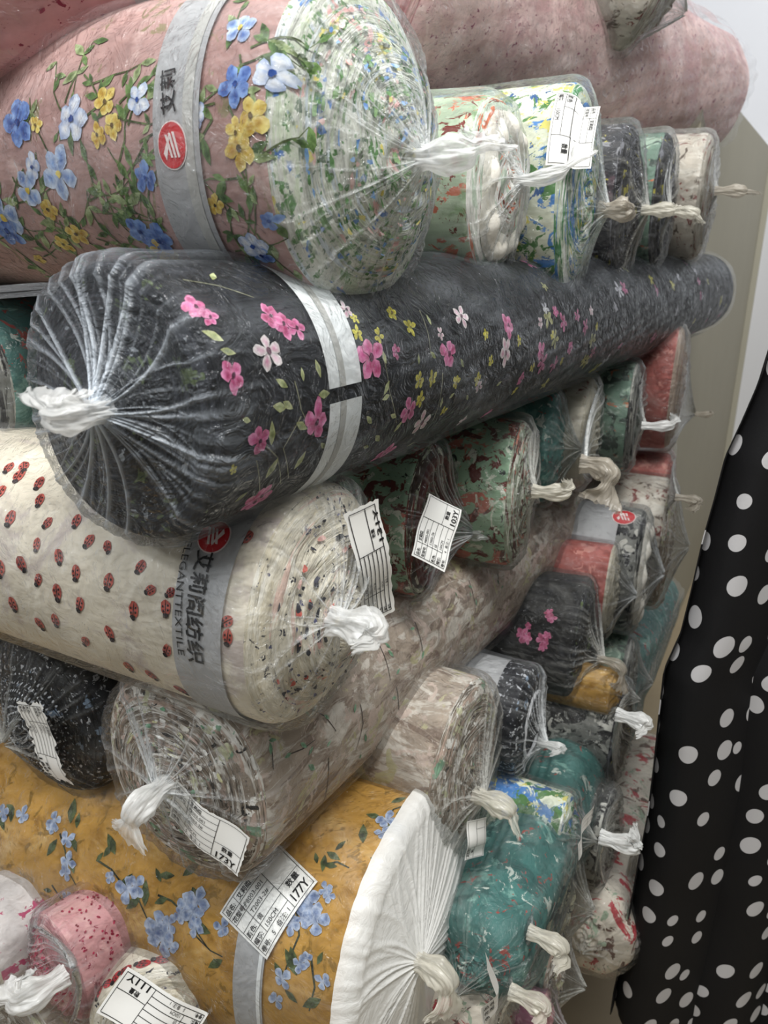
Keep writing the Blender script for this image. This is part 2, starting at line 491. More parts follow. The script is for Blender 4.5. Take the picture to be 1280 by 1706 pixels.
    def frame(s, pl, pr, h, where='body', x=.012, curl=.0, off=.0042, tilt=0):
        """paper laid from px pl to px pr in its reading direction; returns (width, map)"""
        if where == 'body':
            a = s.hit(*pl); b = s.hit(*pr); Rr = (s.ry + s.rz) / 2
            A = np.array([a[0], a[1] * Rr]); Bv = np.array([b[0], b[1] * Rr])
            e = Bv - A; wd = np.linalg.norm(e); e /= wd; u = np.array([-e[1], e[0]])
            def f(X, Y):
                q = A + e * X + u * (Y - h / 2)
                return s.S(q[0], q[1] / Rr, s._o)
        else:
            A = np.array([x, *s.caphit(*pl, x)]); Bv = np.array([x, *s.caphit(*pr, x)])
            e = Bv - A; wd = np.linalg.norm(e); e /= wd
            toc = unit(s.B.T @ (CAM - s.org) - A - [0, 0, s.rz])
            n = np.array([1., 0, 0]) + toc * tilt    # loose paper leans away from the end face
            n = unit(n - e * (n @ e)); u = np.cross(n, e)
            def f(X, Y):
                t = X / wd
                b = s._o - off + curl * (t - .3) ** 2 * 4 + .002 * math.sin(8 * t + s.ph[1]) + .001 * math.sin(70 * Y + s.ph[2] + 4 * t)
                return A + e * X + u * (Y - h / 2) + n * b + np.array([0, 0, s.rz])
        s._o = off
        return wd, f
    def sticker(s, pl, pr, h, qty, rows, where='body', x=.012, curl=0, label=None, ragged=0, off=.0042, tilt=0):
        wd, f = s.frame(pl, pr, h, where, x, curl, off, tilt)
        nu, nv = 26, 14
        V = []
        for i in range(nu):
            for j in range(nv):
                X = wd * i / (nu - 1); Y = h * j / (nv - 1)
                if ragged:
                    if j in (0, nv - 1): Y += s.rng.uniform(-1, 1) * ragged
                    if i in (0, nu - 1): X += s.rng.uniform(-1, 1) * ragged
                V.append(f(X, Y))
        o = mesh_obj('label_sticker', V, grid_faces(nu, nv), PAPER, s.root)
        o['label'] = label or 'white printed label marked ' + qty
        s._o = off + .0005
        label_art(wd, h, qty, rows).build('lettering', f, INK, o)
        s._o = off
        return o
    def band(s, d0, d1, mat, label, t0=0, t1=2 * math.pi, off=.0022, parent=None, name='paper_band'):
        nu, nv = 120, 10
        th = np.linspace(t0, t1, nu); d = np.linspace(d0, d1, nv)
        T, D = np.meshgrid(th, d, indexing='ij')
        V = s.S(D, T, off).reshape(-1, 3)
        o = mesh_obj(name, V, grid_faces(nu, nv), mat, parent or s.root)
        if label: o['label'] = label
        return o
    def logo(s, px, py, r, parent, rot, ryx=1.0, off=.003):
        d, th = s.hit(px, py); Rr = (s.ry + s.rz) / 2
        def mk(o_):
            c, q = math.cos(rot), math.sin(rot)
            return lambda X, Y: s.S(d + X * c - Y * q, th + (X * q + Y * c) / Rr, o_)
        a = Flat(); a.disc(0, 0, r * 1.08, r * 1.08 * ryx); lg = a.build('logo_badge', mk(off), WHITEM, parent)
        a = Flat(); a.disc(0, 0, r, r * ryx); a.build('logo_disc', mk(off + .0004), REDM, parent)
        a = Flat()
        for k in range(3):   # three slanting bars meeting a long one
            y0 = r * (.32 - .26 * k)
            a.add([(-r * .55 + k * r * .06, y0 - r * .28), (r * .5, y0 + r * .12), (r * .5, y0 + r * .27), (-r * .55 + k * r * .06, y0 - r * .1)], [(0, 1, 2, 3)])
        a.add([(-r * .6, -r * .1), (-r * .38, -r * .1), (r * .62, -r * .42), (r * .3, -r * .62)], [(0, 3, 2, 1)])
        a.build('logo_stripes', mk(off + .0008), WHITEM, parent)
    def words(s, txt, pl, pr, h, parent, mat=None, off=.003, bold=True):
        wd, f = s.frame(pl, pr, h, 'body', off=off); s._o = off
        A = Flat(); A.text(txt, 0, h * .12, h * .95, bold, wd)
        return A.build('lettering', f, mat or INK, parent)
    # meshes ------------------------------------------------------------
    def finish(s, knot=None, tail=None, tl=.05, kmat=None, kr=.011, pleats=46, pamp=.004, wrapb=True, wrin=.0022, milk=1.0, kh=None, fan=0, capmat=None, endrim=True):
        q = s.hi
        nu, nv = (128, 90) if q else (72, 44)
        th = np.linspace(0, 2 * math.pi, nu, endpoint=False)
        d = np.concatenate([np.linspace(0, s.rim, 8)[:-1], np.linspace(s.rim, s.L, nv)])
        T, D = np.meshgrid(th, d, indexing='ij')
        V = s.S(D, T).reshape(-1, 3); Fc = grid_faces(nu, len(d), True)
        C = np.zeros((len(V), 4)); C[:, 3] = 1
        mi = (np.tile((np.arange(len(d) - 1) < 4).astype(int), nu) * 2 * int(endrim)).tolist()
        polb = np.stack([.035 * np.cos(T), .035 * np.sin(T), (s.ry + s.rim - D) * 5], -1).reshape(-1, 3)
        if s.dV:
            base = len(V)
            V = np.vstack([V, np.array(s.dV)]); C = np.vstack([C, np.array(s.dC)]); polb = np.vstack([polb, np.zeros((len(s.dV), 3))])
            faces = [tuple(f) for f in Fc.tolist()] + [tuple(i + base for i in f) for f in s.dF]
            mi += [1] * len(s.dF)
        else: faces = Fc
        mesh_obj('printed_fabric', V, faces, [s.bm, PRINT, s.em or s.bm], s.root, mi, attrs={'Col': ('FLOAT_COLOR', C), 'pol': ('FLOAT_VECTOR', polb)})
        # wound end
        nr = 46 if q else 22
        rho = np.linspace(0, 1, nr); nu2 = 160 if q else 80
        th2 = np.linspace(0, 2 * math.pi, nu2, endpoint=False)
        T, Rh = np.meshgrid(th2, rho, indexing='ij')
        V = s.E(Rh, T)
        pol = np.stack([.035 * np.cos(T), .035 * np.sin(T), (Rh * s.ry + .0055 * T / 6.28) * 5], -1).reshape(-1, 3)
        V = V.reshape(-1, 3); Fc = grid_faces(nu2, nr, True); mi = [0] * len(Fc)
        C = np.zeros((len(V), 4)); C[:, 3] = 1
        faces = Fc
        if s.eV:
            base = len(V); V = np.vstack([V, np.array(s.eV)]); C = np.vstack([C, np.array(s.eC)])
            pol = np.vstack([pol, np.zeros((len(s.eV), 3))])
            faces = [tuple(f) for f in Fc.tolist()] + [tuple(i + base for i in f) for f in s.eF]
            mi += [1] * len(s.eF)
        mesh_obj('rolled_end', V, faces, [s.em or s.bm, PRINT], s.root, mi, attrs={'pol': ('FLOAT_VECTOR', pol), 'Col': ('FLOAT_COLOR', C)})
        # film: body and gathered end in one skin
        if not s.wm: return
        if knot is not None:
            s.ky, s.kz = s.caphit(*knot, x=s.dome + .0065 + (kh if kh is not None else .022))
        H = kh if kh is not None else .022
        nu = 420 if q else 200
        th = np.linspace(0, 2 * math.pi, nu, endpoint=False)
        pa = s.np.uniform(0, 2 * math.pi, pleats); pw = s.np.uniform(.008, .030, pleats); ps = s.np.uniform(.35, 1, pleats) ** 1.7; pc = s.np.uniform(-.35, .35, pleats)
        def pl(T, Rh):
            o = np.zeros_like(T)
            for a, w_, st, c in zip(pa, pw, ps, pc):
                dd = (T - a - c * (Rh - .3) + math.pi) % (2 * math.pi) - math.pi
                o = np.maximum(o, st * np.exp(-(dd / (w_ * (.7 + .3 / (Rh + .15)))) ** 2))
            return o
        rr = np.linspace(.05, 1, 30 if q else 18)[::-1]
        dd = np.concatenate([np.linspace(0, s.rim, 5)[1:], np.linspace(s.rim, s.L, 70 if q else 30)[1:]]) if wrapb else np.linspace(0, s.rim * 1.5, 6)[1:]
        T, D = np.meshgrid(th, dd[::-1], indexing='ij')
        P1 = pl(T, 1 + D * 1.5) * np.exp(-D / .02)
        wr = wrin * (.5 + .5 * np.sin(7 * T + 18 * D + s.ph[6] + 2 * np.sin(9 * D + s.ph[7]))) + wrin * .7 * np.abs(np.sin(11 * T - 31 * D + s.ph[8] + 3 * np.sin(3 * T)))
        B1 = s.S(D, T, .0045 + wr + P1 * pamp * .6)
        m1 = P1 * .4 * milk + .12 * np.clip(wr / wrin - .9, 0, 1)
        pol1 = np.stack([.05 * np.cos(T), .05 * np.sin(T), .3 + D], -1)
        T, Rh = np.meshgrid(th, rr, indexing='ij')
        P2 = pl(T, Rh)
        y, z = s.sec(T, 0.0); y = y * s.k0; z = z * s.k0
        g = (np.sqrt(y * y + z * z) + .0045) / np.sqrt(y * y + z * z)
        Y = s.ky + (y * g - s.ky) * Rh; Z = s.kz + (z * g - s.kz) * Rh
        rt = np.clip(np.sqrt((Y / s.ry) ** 2 + (Z / s.rz) ** 2) / s.k0, 0, 1)
        X = s.dome * (1 - rt ** 2) + .0065 + H * np.clip(1 - Rh, 0, 1) ** 2.2 + P2 * pamp * (1.1 - .3 * Rh)
        sag = np.sin(3 * T + s.ph[9]) * .003 * (1 - Rh) * Rh
        X = X + sag
        m2 = (P2 * (1.15 - .55 * Rh) + .6 * np.clip(1 - Rh / .25, 0, 1) + .03) * milk
        if fan: m2 = m2 + fan * (.5 + .5 * np.sin(T * 2 + s.ph[3])) * (1 - Rh * .5)
        B2 = np.stack([X, Y, Z + s.rz], -1)
        pol2 = np.stack([.05 * np.cos(T), .05 * np.sin(T), .3 * Rh], -1)
        V = np.concatenate([B1, B2], 1); pol = np.concatenate([pol1, pol2], 1); mk = np.concatenate([m1, m2], 1)
        nv_ = V.shape[1]; fm = None
        if capmat: fm = np.tile((np.arange(nv_ - 1) >= B1.shape[1] - 4).astype(int), nu)
        wrap = mesh_obj('plastic_wrap', V.reshape(-1, 3), grid_faces(nu, nv_, True), [s.wm, capmat] if capmat else s.wm, s.root, fm,
                 attrs={'pol': ('FLOAT_VECTOR', pol.reshape(-1, 3)), 'milk': ('FLOAT', mk.ravel())})
        if tail is None: return
        kr = kr * .7
        K = np.array([s.dome + .0065 + H, s.ky, s.kz + s.rz])
        # tail end: pixel at about the knot's own distance
        Kw = s.org + s.B @ K; zk = (Kw - CAM) @ Fw
        e = at(tail[0], tail[1], zk - .008)
        Ew = s.B.T @ (e - s.org); v = Ew - K
        path = [K + [-.012, 0, 0], K + [.0, 0, 0], K + [.012, 0, 0] + v * .06, K + [.018, 0, 0] + v * .22, K + [.014, 0, 0] + v * .45, K + v * .75 + [.008, 0, 0], K + v]
        rad = [kr * .9, kr * .75, kr * 1.25, kr * 1.15, kr * .6, kr * 1.0, kr * 1.35]
        tp = np.linspace(0, len(path) - 1, 34); PA = np.array(path)
        def interp(arr): return np.stack([np.interp(tp, range(len(path)), arr[:, i]) for i in range(3)], 1)
        C0 = interp(PA)
        for _ in range(3): C0[1:-1] = (C0[:-2] + 2 * C0[1:-1] + C0[2:]) / 4
        rd = np.interp(tp, range(len(path)), rad)
        Tn = np.gradient(C0, axis=0); Tn /= np.linalg.norm(Tn, axis=1)[:, None]
        ref = np.array([.3, .2, .9]); nn = 64
        V = []; pol = []
        for i in range(len(C0)):
            a = unit(np.cross(Tn[i], ref)); b = np.cross(Tn[i], a)
            flat = 1 if tp[i] < 3.4 else max(.3, 1 - (tp[i] - 3.4) * .35)
            for j in range(nn):
                t = 2 * math.pi * j / nn
                k = 1 + .16 * math.sin(6 * t + tp[i] * 1.3 + s.ph[2]) + .13 * abs(math.sin(6.5 * t - tp[i] * 2)) + .07 * math.sin(19 * t + s.ph[1] + tp[i])
                V.append(C0[i] + rd[i] * k * (a * math.cos(t) * (2 - flat) + b * math.sin(t) * flat) + (Tn[i] * s.rng.uniform(-.003, .003) if i == len(C0) - 1 else 0))
                pol.append((.01 * math.cos(t), .01 * math.sin(t), tp[i] * .012))
        V = np.array(V); nC = len(C0)
        Fc = [(i * nn + j, i * nn + (j + 1) % nn, (i + 1) * nn + (j + 1) % nn, (i + 1) * nn + j) for i in range(nC - 1) for j in range(nn)]
        mesh_obj('wrap_knot', V, np.array(Fc), kmat or KNOT, wrap, attrs={'pol': ('FLOAT_VECTOR', np.array(pol))})

def capc(px, py, h, z):
    """end-face centre and radius from its place and height in the picture at depth z"""
    return at(px, py, z), h * z / (2 * FPX)
def capy(px, py, h, y):
    P = at_y(px, py, y); z = (P - CAM) @ Fw
    return P, h * z / (2 * FPX)
AX = (0, -1, 0); BX = (-1, 0, 0)

def box(name, x0, x1, y0, y1, z0, z1, mat, parent=None, kind=None, label=None):
    V = [(x, y, z) for x in (x0, x1) for y in (y0, y1) for z in (z0, z1)]
    Fc = np.array([(0, 1, 3, 2), (4, 6, 7, 5), (0, 4, 5, 1), (2, 3, 7, 6), (0, 2, 6, 4), (1, 5, 7, 3)])
    o = mesh_obj(name, V, Fc, mat, parent, smooth=False)
    if kind: o['kind'] = kind
    return o
WALLW = plain('white_wall_paint', 'e8e9ed', .8, .2, 6, .02)
BOARD = plain('cream_board', 'a09b8b', .7, .25, 9, .05, .1)
FLOORM = plain('beige_tile', '9c8d73', .5, .4, 12, .12)
box('floor', -2, 3.6, -1.45, 2.3, -.05, 0, FLOORM, kind='structure')
box('wall_back', 3.5, 3.6, -1.45, 2.3, 0, 3.2, WALLW, kind='structure')
box('wall_left', -2, 3.6, 2.2, 2.3, 0, 3.2, WALLW, kind='structure')
box('wall_right', -2, 3.6, -1.45, -1.35, 0, 3.2, plain('grey_wall_paint', '9a9a98', .8, .2), kind='structure')
box('wall_front', -2.1, -2, -1.45, 2.3, 0, 3.2, plain('grey_wall_paint_front', '9a9a98', .8, .2), kind='structure')
bd = box('wall_side', 1.74, 3.48, .26, .29, 0, CAMH + .275, BOARD, kind='structure')
box('trim_1', 3.47, 3.5, .24, .30, 0, CAMH + .28, plain('board_edge', 'b8b4a4', .6), kind='structure')

G1 = 'rolls of the top row pointing out of the stack'
G3 = 'rolls of the middle row pointing out of the stack'
G5 = 'rolls of the lower row pointing out of the stack'
G7 = 'rolls of the bottom row pointing out of the stack'
GB = 'rolls lying along the stack, ends to the left'
# ---- cloths
c_pink = fabric('dusty_pink_floral', 'b4938e', [('a07f79', 12, .5, .8, (1, 1, 1)), ('c9b0aa', 9, .55, .8, (1, 1, 1)), ('8d8266', 26, .66, .74, (1, .6, .6))])
e_white = endcloth('white_end_green_flecks', 'e9ebe2', [('ccd6c0', 60, .5, .7), ('d9e2ea', 30, .58, .7)],
                   [('5f8a55', 90, .62, .68), ('7f9f74', 60, .62, .70), ('5b83c4', 42, .68, .73), ('e3d77c', 40, .70, .75), ('e7b7b4', 38, .69, .75), ('7f8f80', 150, .62, .7)])
c_black = fabric('black_floral', '191a1d', [('2b2c31', 14, .5, .8, (1, 1, 1)), ('121213', 20, .5, .7, (1, 1, 1))])
e_black = endcloth('black_end', '151619', [('34363c', 60, .5, .7)], [('5d6b46', 50, .68, .73), ('8a8f94', 110, .7, .74)])
c_lady = fabric('cream_ladybird', 'd9d1c0', [('c3b8b2', 10, .52, .8, (1, 1, 1)), ('e6e0d2', 14, .5, .8, (1, 1, 1))], .08)
e_lady = endcloth('cream_end_black_flecks', 'ebe4d2', [('d8cfb8', 55, .55, .7), ('f3efe4', 30, .5, .7), ('e0c4b8', 24, .68, .74)], [('3a3a42', 130, .69, .72), ('57587a', 110, .71, .74)])
c_beige = fabric('beige_bark_floral', 'aa9c8e', [('87766a', 34, .5, .66, (.35, 1, 1)), ('d2cbc1', 26, .5, .66, (.4, 1, 1)), ('c9b7ac', 22, .58, .7, (1, 1, 1)), ('bcb692', 20, .66, .74, (1, 1, 1))], .15)
e_beige = endcloth('brown_white_end', '9d8f80', [('dcd7cf', 60, .46, .62), ('5e5246', 70, .58, .68), ('b9a294', 34, .6, .68)], [('f1eee8', 70, .6, .66), ('7fa58a', 40, .68, .72), ('2b2724', 80, .7, .74), ('c9c9a6', 50, .66, .7)])
c_yel = fabric('mustard_floral', 'b78d45', [('9c7433', 12, .48, .75, (1, 1, 1)), ('c9a565', 10, .55, .8, (.6, 1, 1)), ('8c6c30', 30, .62, .75, (1, 1, 1))], .12)
e_yel = endcloth('white_end', 'f1f1ee', [('e6e6e2', 40, .5, .7)])
c_teal = fabric('teal_floral', '42736f', [('315a58', 14, .5, .7, (1, 1, 1)), ('79a59c', 12, .58, .72, (1, 1, 1)), ('9b4a44', 26, .69, .73, (1, 1, 1)), ('c6d0c8', 24, .7, .76, (1, 1, 1))])
c_mint = fabric('mint_brick_floral', '8fae93', [('5d2a26', 22, .56, .6, (1, 1, 1)), ('b2685a', 14, .58, .63, (1, 1, 1)), ('d8ddcf', 26, .64, .7, (1, 1, 1)), ('2d3532', 40, .7, .73, (1, 1, 1))])
e_mint = endcloth('mint_brick_end', 'a9b6a0', [('55211f', 60, .54, .6), ('b4725f', 40, .6, .66), ('dfe2d6', 48, .6, .66), ('3a332c', 55, .64, .7)])
e_dark = endcloth('dark_brown_end', '3e3029', [('9aa38d', 60, .56, .64), ('6b2f2a', 40, .58, .66), ('cfd0c0', 80, .66, .7)])
c_mintw = fabric('mint_coral_floral', 'b9cbb2', [('c9765e', 16, .6, .65, (1, 1, 1)), ('7b3a33', 24, .64, .68, (1, 1, 1)), ('8aa57f', 12, .55, .7, (1, 1, 1))])
e_mintw = endcloth('mint_centre', 'cfe0cd', [('f4f3ee', 20, .4, .5), ('e08a6c', 32, .64, .68), ('8a4a40', 40, .7, .74)])
c_blue = fabric('white_blue_green_floral', 'd9ddc9', [('4a82c4', 16, .57, .62, (1, 1, 1)), ('4f7d44', 22, .56, .61, (1, 1, 1)), ('d9cf70', 26, .66, .7, (1, 1, 1)), ('2f5a94', 30, .68, .72, (1, 1, 1))])
e_blue = endcloth('blue_green_end', 'd8e2cf', [('4a82c4', 30, .56, .62), ('4f8a5a', 45, .54, .6), ('dcd27a', 40, .68, .72), ('f0f2ee', 26, .58, .66)])
c_night = fabric('dark_floral', '35363c', [('8f9096', 30, .64, .7, (1, 1, 1)), ('b3ab45', 26, .7, .73, (1, 1, 1)), ('57474f', 14, .55, .7, (1, 1, 1))])
e_night = endcloth('dark_end', '2b2b31', [('6f7079', 50, .6, .68)], [('b8b04c', 50, .7, .74)])
c_green = fabric('dusty_green_floral', '6f8a7b', [('d0744f', 26, .69, .73, (1, 1, 1)), ('3b4a44', 20, .55, .65, (1, 1, 1)), ('a9bfae', 16, .6, .7, (1, 1, 1))])
c_rose = fabric('white_red_floral', 'c6beb2', [('7c3b37', 20, .62, .68, (1, 1, 1)), ('5a4c42', 26, .64, .7, (1, 1, 1)), ('ddd8ce', 14, .5, .7, (1, 1, 1))])
e_rose = endcloth('white_red_end', 'cbc4b8', [('7c3b37', 34, .64, .7), ('8c8373', 40, .58, .66)])
c_salm = fabric('salmon_plain', 'a8625c', [('8e4c47', 20, .5, .7, (1, 1, 1)), ('c4887e', 26, .6, .7, (1, 1, 1))])
e_salm = endcloth('pinkish_cream_end', 'b7a596', [('9c7f74', 40, .5, .7)])
c_cream = fabric('cream_red_fleck', 'cfc9ba', [('7a3530', 26, .66, .7, (1, 1, 1)), ('b9b29f', 14, .5, .7, (1, 1, 1))])
e_cream = endcloth('cream_end', 'd6d0bf', [('bdb59f', 60, .5, .7)])
c_dots = fabric('black_white_pin_dots', '232429', [('b8bac0', 120, .64, .67, (1, 1, 1))], .1)
e_dots = endcloth('black_dotted_end', '18181b', [('2c2d33', 60, .5, .7)], [('d4d6da', 150, .66, .69), ('8fa3ba', 60, .7, .74)])
c_pinkdot = fabric('pink_crimson_dots', 'cf9a9c', [('8f2742', 150, .70, .73, (1, 1, 1)), ('d9aaa8', 9, .5, .7, (1, 1, 1))])
e_pinkdot = endcloth('pink_end', 'c58f92', [('b67a7f', 40, .5, .7), ('d9b3b1', 30, .55, .7)])
c_pinkpl = fabric('pale_pink_speckle', 'ecd0cc', [('dbb5b5', 10, .45, .7, (1, 1, 1)), ('d6b5b0', 8, .5, .75, (1, 1, 1)), ('97506a', 130, .70, .73, (1, 1, 1))])
c_mix = fabric('navy_cream_stripe_floral', '9a9a8c', [('26303a', 16, .5, .54, (.3, 1, 1)), ('c9c6ac', 18, .56, .62, (.3, 1, 1))])
c_bw = fabric('black_grey_marble', '7f807c', [('1f1f22', 18, .5, .56, (1, 1, 1)), ('c3c2bb', 22, .58, .64, (1, 1, 1))])
e_bw = endcloth('black_grey_end', '8b8c88', [('26262a', 40, .52, .6), ('c8c7bf', 40, .58, .66)])
c_crim = fabric('white_crimson_floral', 'c9c1b4', [('a8323c', 12, .6, .64, (1, 1, 1)), ('5b4038', 20, .62, .67, (1, 1, 1)), ('8fa08a', 22, .64, .7, (1, 1, 1))])

_oh = Roll.hit
def hit2(s, px, py):
    d, t = _oh(s, px, py)
    if abs(s.ex[0]) <= .7: t = t % (2 * math.pi)
    return d, t
Roll.hit = hit2

# ================================================================== top row (ends to the right)
P, R = capc(618, 256, 512, .56)
r = Roll('large dusty pink roll with blue and yellow flowers and grey brand band', P, R, (-.01, -1, .0), rim=.02, dome=.032, amp=.012, seed=3, body=c_pink, end=e_white, wrap=FILM, group=G1, press=[(.0, .45, .012, -1)])
Rr = r.ry
GRN = [('4d6a3a', '6b8450'), ('3f5a34', '5b7446'), ('7d8f62', '98a67a')]
def sprig(px, py, n=5, ln=.017, spread=.03):
    d, t = r.hit(px, py)
    if d < .024: return
    pts = [(d, t * Rr)]
    a = r.rng.uniform(0, 6.28)
    for k in range(4):
        a += r.rng.uniform(-.5, .5); pts.append((pts[-1][0] + math.cos(a) * spread * .4, pts[-1][1] + math.sin(a) * spread * .4))
    r.stem(pts, .0016, '56633d')
    for k in range(n):
        q = pts[r.rng.randrange(1, 5)]
        g = GRN[r.rng.randrange(3)]
        r.leaf(q[0], q[1] / Rr, r.rng.uniform(0, 6.28), ln * r.rng.uniform(.6, 1.1), *g)
for px, py in [(60, 255), (90, 270), (45, 330), (150, 330), (190, 300), (200, 180), (170, 350), (125, 385), (100, 365), (235, 355), (215, 215), (200, 265), (255, 340), (360, 180), (355, 205), (385, 80), (420, 90), (400, 120), (425, 240), (450, 290), (440, 310), (455, 330), (400, 290), (430, 385), (390, 250), (470, 350), (420, 130), (475, 375), (460, 390), (30, 420), (100, 440), (180, 420), (205, 410), (20, 290), (250, 230), (110, 180), (150, 150), (450, 430), (500, 460), (395, 420)]:
    sprig(px, py); sprig(px + r.rng.uniform(-30, 30), py + r.rng.uniform(-25, 25), 4, .013)
BL = [('4a68ac', '7d9bd2'), ('6f90c8', 'bccbe2'), ('e0e2e6', 'b3c2de')]
for px, py, sz, k in [(32, 210, 27, 0), (122, 205, 25, 2), (100, 285, 26, 1), (48, 312, 22, 1), (8, 360, 30, 1), (15, 385, 22, 0), (245, 290, 18, 0), (238, 385, 22, 0), (268, 402, 24, 0), (395, 150, 22, 0), (450, 128, 24, 2), (460, 140, 18, 0), (405, 58, 22, 1), (330, 200, 14, 2), (232, 175, 18, 2), (425, 408, 22, 2), (440, 425, 16, 0), (450, 362, 14, 0), (55, 275, 14, 2)]:
    d, t = r.hit(px, py); P3 = r.S(d, t); z = (r.org + r.B @ P3 - CAM) @ Fw
    if d < .006 or d > r.L * .98: continue
    r.flower(d, t, sz * z / FPX * 1.5, BL[k][0], BL[k][1], 'e3cf6a' if k == 1 else '2f4f96', 5)
for px, py, sz in [(178, 178, 18), (190, 215, 16), (165, 230, 13), (82, 345, 16), (130, 390, 17), (62, 215, 10), (420, 200, 22), (460, 262, 20), (400, 245, 22), (395, 225, 16), (362, 335, 13), (285, 430, 20), (110, 410, 14), (72, 440, 10), (270, 418, 14)]:
    d, t = r.hit(px, py); P3 = r.S(d, t); z = (r.org + r.B @ P3 - CAM) @ Fw
    if d < .006 or d > r.L * .98: continue
    r.flower(d, t, sz * z / FPX * 1.45, 'c9a545', 'dcc878', '5b4a2c', 5)
for k in range(420):
    a = r.rng.uniform(0, 6.28); q = math.sqrt(r.rng.uniform(.02, 1)) * Rr * .85
    c = r.rng.choice(['5f8a55', '7fa06f', '86a37c', '5f8a55', '6f9ad0', '8fb0dc', 'e3d88a', 'e0b8b4', '8c9488'])
    r.efleck(q * math.cos(a), q * math.sin(a), r.rng.uniform(.001, .0055), r.rng.uniform(.0006, .0018), c)
d0, _ = r.hit(385, 300); d1, _ = r.hit(262, 300)
d0 = r.hit(338, 255)[0]; d1 = r.hit(262, 255)[0]
b = r.band(d0, d1, BANDG, 'grey paper brand band')
r.band(d0 + (d1 - d0) * .12, d0 + (d1 - d0) * .34, BANDS, None, parent=b, off=.0026, name='band_stripe')
r.words('艾莉', (287, 200), (287, 128), .014, b, off=.0032)
r.logo(293, 243, .0115, b, math.pi * .5, 1.0)
r.finish(knot=(712, 262), tail=(812, 232), kr=.012, pleats=60, pamp=.003, kh=.018, milk=.7)

def simple(label, px, py, h, z, axis=AX, body=None, end=None, wrap=FILM, group=G1, knot=None, tail=None, hi=0, kmat=None, kr=.009, fin=None, **kw):
    P, R = capc(px, py, h, z)
    wx = kw.pop('wx', .88); kw.setdefault('rz', 1 / wx); R *= wx
    kw.setdefault('rim', R * .16)
    r = Roll(label, P, R, axis, body=body, end=end, wrap=wrap, group=group, hi=hi, **kw)
    r._f = dict(knot=knot, tail=tail, kmat=kmat, kr=kr); r._f.update(fin or {})
    return r

r = simple('mint and coral roll with a thick white fold round its end, top row', 835, 315, 325, .80, (.08, -1, 0), c_mintw, e_mintw, FILM, knot=(878, 300), tail=(975, 250), hi=1, seed=11, amp=.03, rz=1.0, kr=.008, fin=dict(pleats=50, milk=.7, kh=.016))
def foldring(r, rho, w, x, mat, name, wob=.05, gap=None, label=None, hgt=.006):
    nu, nv = 140, 12; V = []
    for i in range(nu):
        t = 2 * math.pi * i / nu
        y, z = r.sec(np.array([t]), 0.0); y = y[0] * r.k0; z = z[0] * r.k0
        c = rho * (1 + wob * math.sin(2 * t + 1) + wob * .5 * math.sin(5 * t))
        for j in range(nv):
            a = math.pi * j / (nv - 1)
            q = c + w * math.cos(a) * (1 + .25 * math.sin(3 * t + 2))
            V.append((x + hgt * math.sin(a) * (1 + .2 * math.sin(9 * t)), y * q, z * q + r.rz))
    o = mesh_obj(name, V, grid_faces(nu, nv, True), mat, r.root)
    if label: o['label'] = label
    return o
WHC = fabric('white_cloth', 'e8e5dc', [('d6d2c6', 30, .5, .7, (1, 1, 1))], .05)
foldring(r, .78, .20, .0, WHC, 'folded_edge', .03, label='thick white folded cloth edge', hgt=.013)
r.dome = .014
r.finish(**r._f)

r = simple('white roll with bright blue and green flowers and white label, top row', 968, 325, 322, .905, (.08, -1, 0), c_blue, e_blue, FILM, knot=(1015, 350), tail=(1045, 345), hi=1, seed=13, amp=.03, kr=.013, kmat=KNOTD, fin=dict(pleats=44, milk=.6))
r.sticker((960, 172), (966, 282), .038, '', ROWS('', '', '', '', '')[:5], 'body', label='white printed label', off=.009)
r.finish(**r._f)
r = simple('dark floral roll in clear plastic, fourth in the top row', 1050, 342, 245, 1.08, (.05, -1, 0), c_night, e_night, FILMD, knot=(1085, 350), tail=(1130, 345), seed=17, amp=.03, kmat=KNOTC)
r.finish(**r._f)
r = simple('narrow dusty green roll with a dark centre, fifth in the top row', 1108, 338, 215, 1.2, (.05, -1, 0), c_green, e_night, FILMD, knot=(1128, 352), tail=(1165, 372), seed=19, amp=.04, kmat=KNOTC, kr=.008)
r.finish(**r._f)
r = simple('off-white roll with dark red blots at the far end of the top row', 1178, 328, 195, 1.33, (.05, -1, 0), c_rose, e_rose, FILMD, knot=(1205, 318), tail=(1255, 322), seed=23, amp=.05, kmat=KNOTD, kr=.009)
r.finish(**r._f)

# ================================================================== rolls on top of everything
P = at(560, -70, .95)
r = Roll('long pale pink roll in shiny crumpled plastic lying across the top', P, .135, far=(1135, 165), L=1.02, rim=.05, dome=.03, amp=.03, seed=29, body=c_pinkpl, end=e_pinkdot, wrap=FILMX, group=GB, hi=1, folds=.010)
r.finish(wrin=.008)
P = at(1088, -12, 1.2)
r = Roll('cream roll with brick red blots hanging over the top edge of the stack', P + np.array([0, 0, -.005]), .098, (.45, -.75, -.35), L=.5, rim=.035, dome=.03, amp=.05, seed=31, body=c_rose, end=e_rose, wrap=FILMD, hi=0, folds=.03)
r.finish(wrin=.004)
P = at(520, -190, .62)
r = Roll('pink roll with crimson dots bulging over the top left of the stack', P, .105, (.6, -.75, .22), L=.75, rim=.04, dome=.03, amp=.03, seed=37, body=c_pinkdot, end=e_pinkdot, wrap=FILM, hi=1)
d0 = r.hit(335, 8)[0]; d1 = r.hit(280, 20)[0]
r.band(min(d0, d1), max(d0, d1) + .02, BANDG, 'grey paper band')
for k in range(900):
    d = r.rng.uniform(.02, .7); t = r.rng.uniform(0, 6.28)
    if math.sin(d * 30 + 3 * math.sin(t * 2)) > -.1:
        r.ell(d, t, .0022 * r.rng.uniform(.6, 1.2), .0014, r.rng.uniform(0, 3), 'a03a58', 'a8465f', .0008, .2, 6)
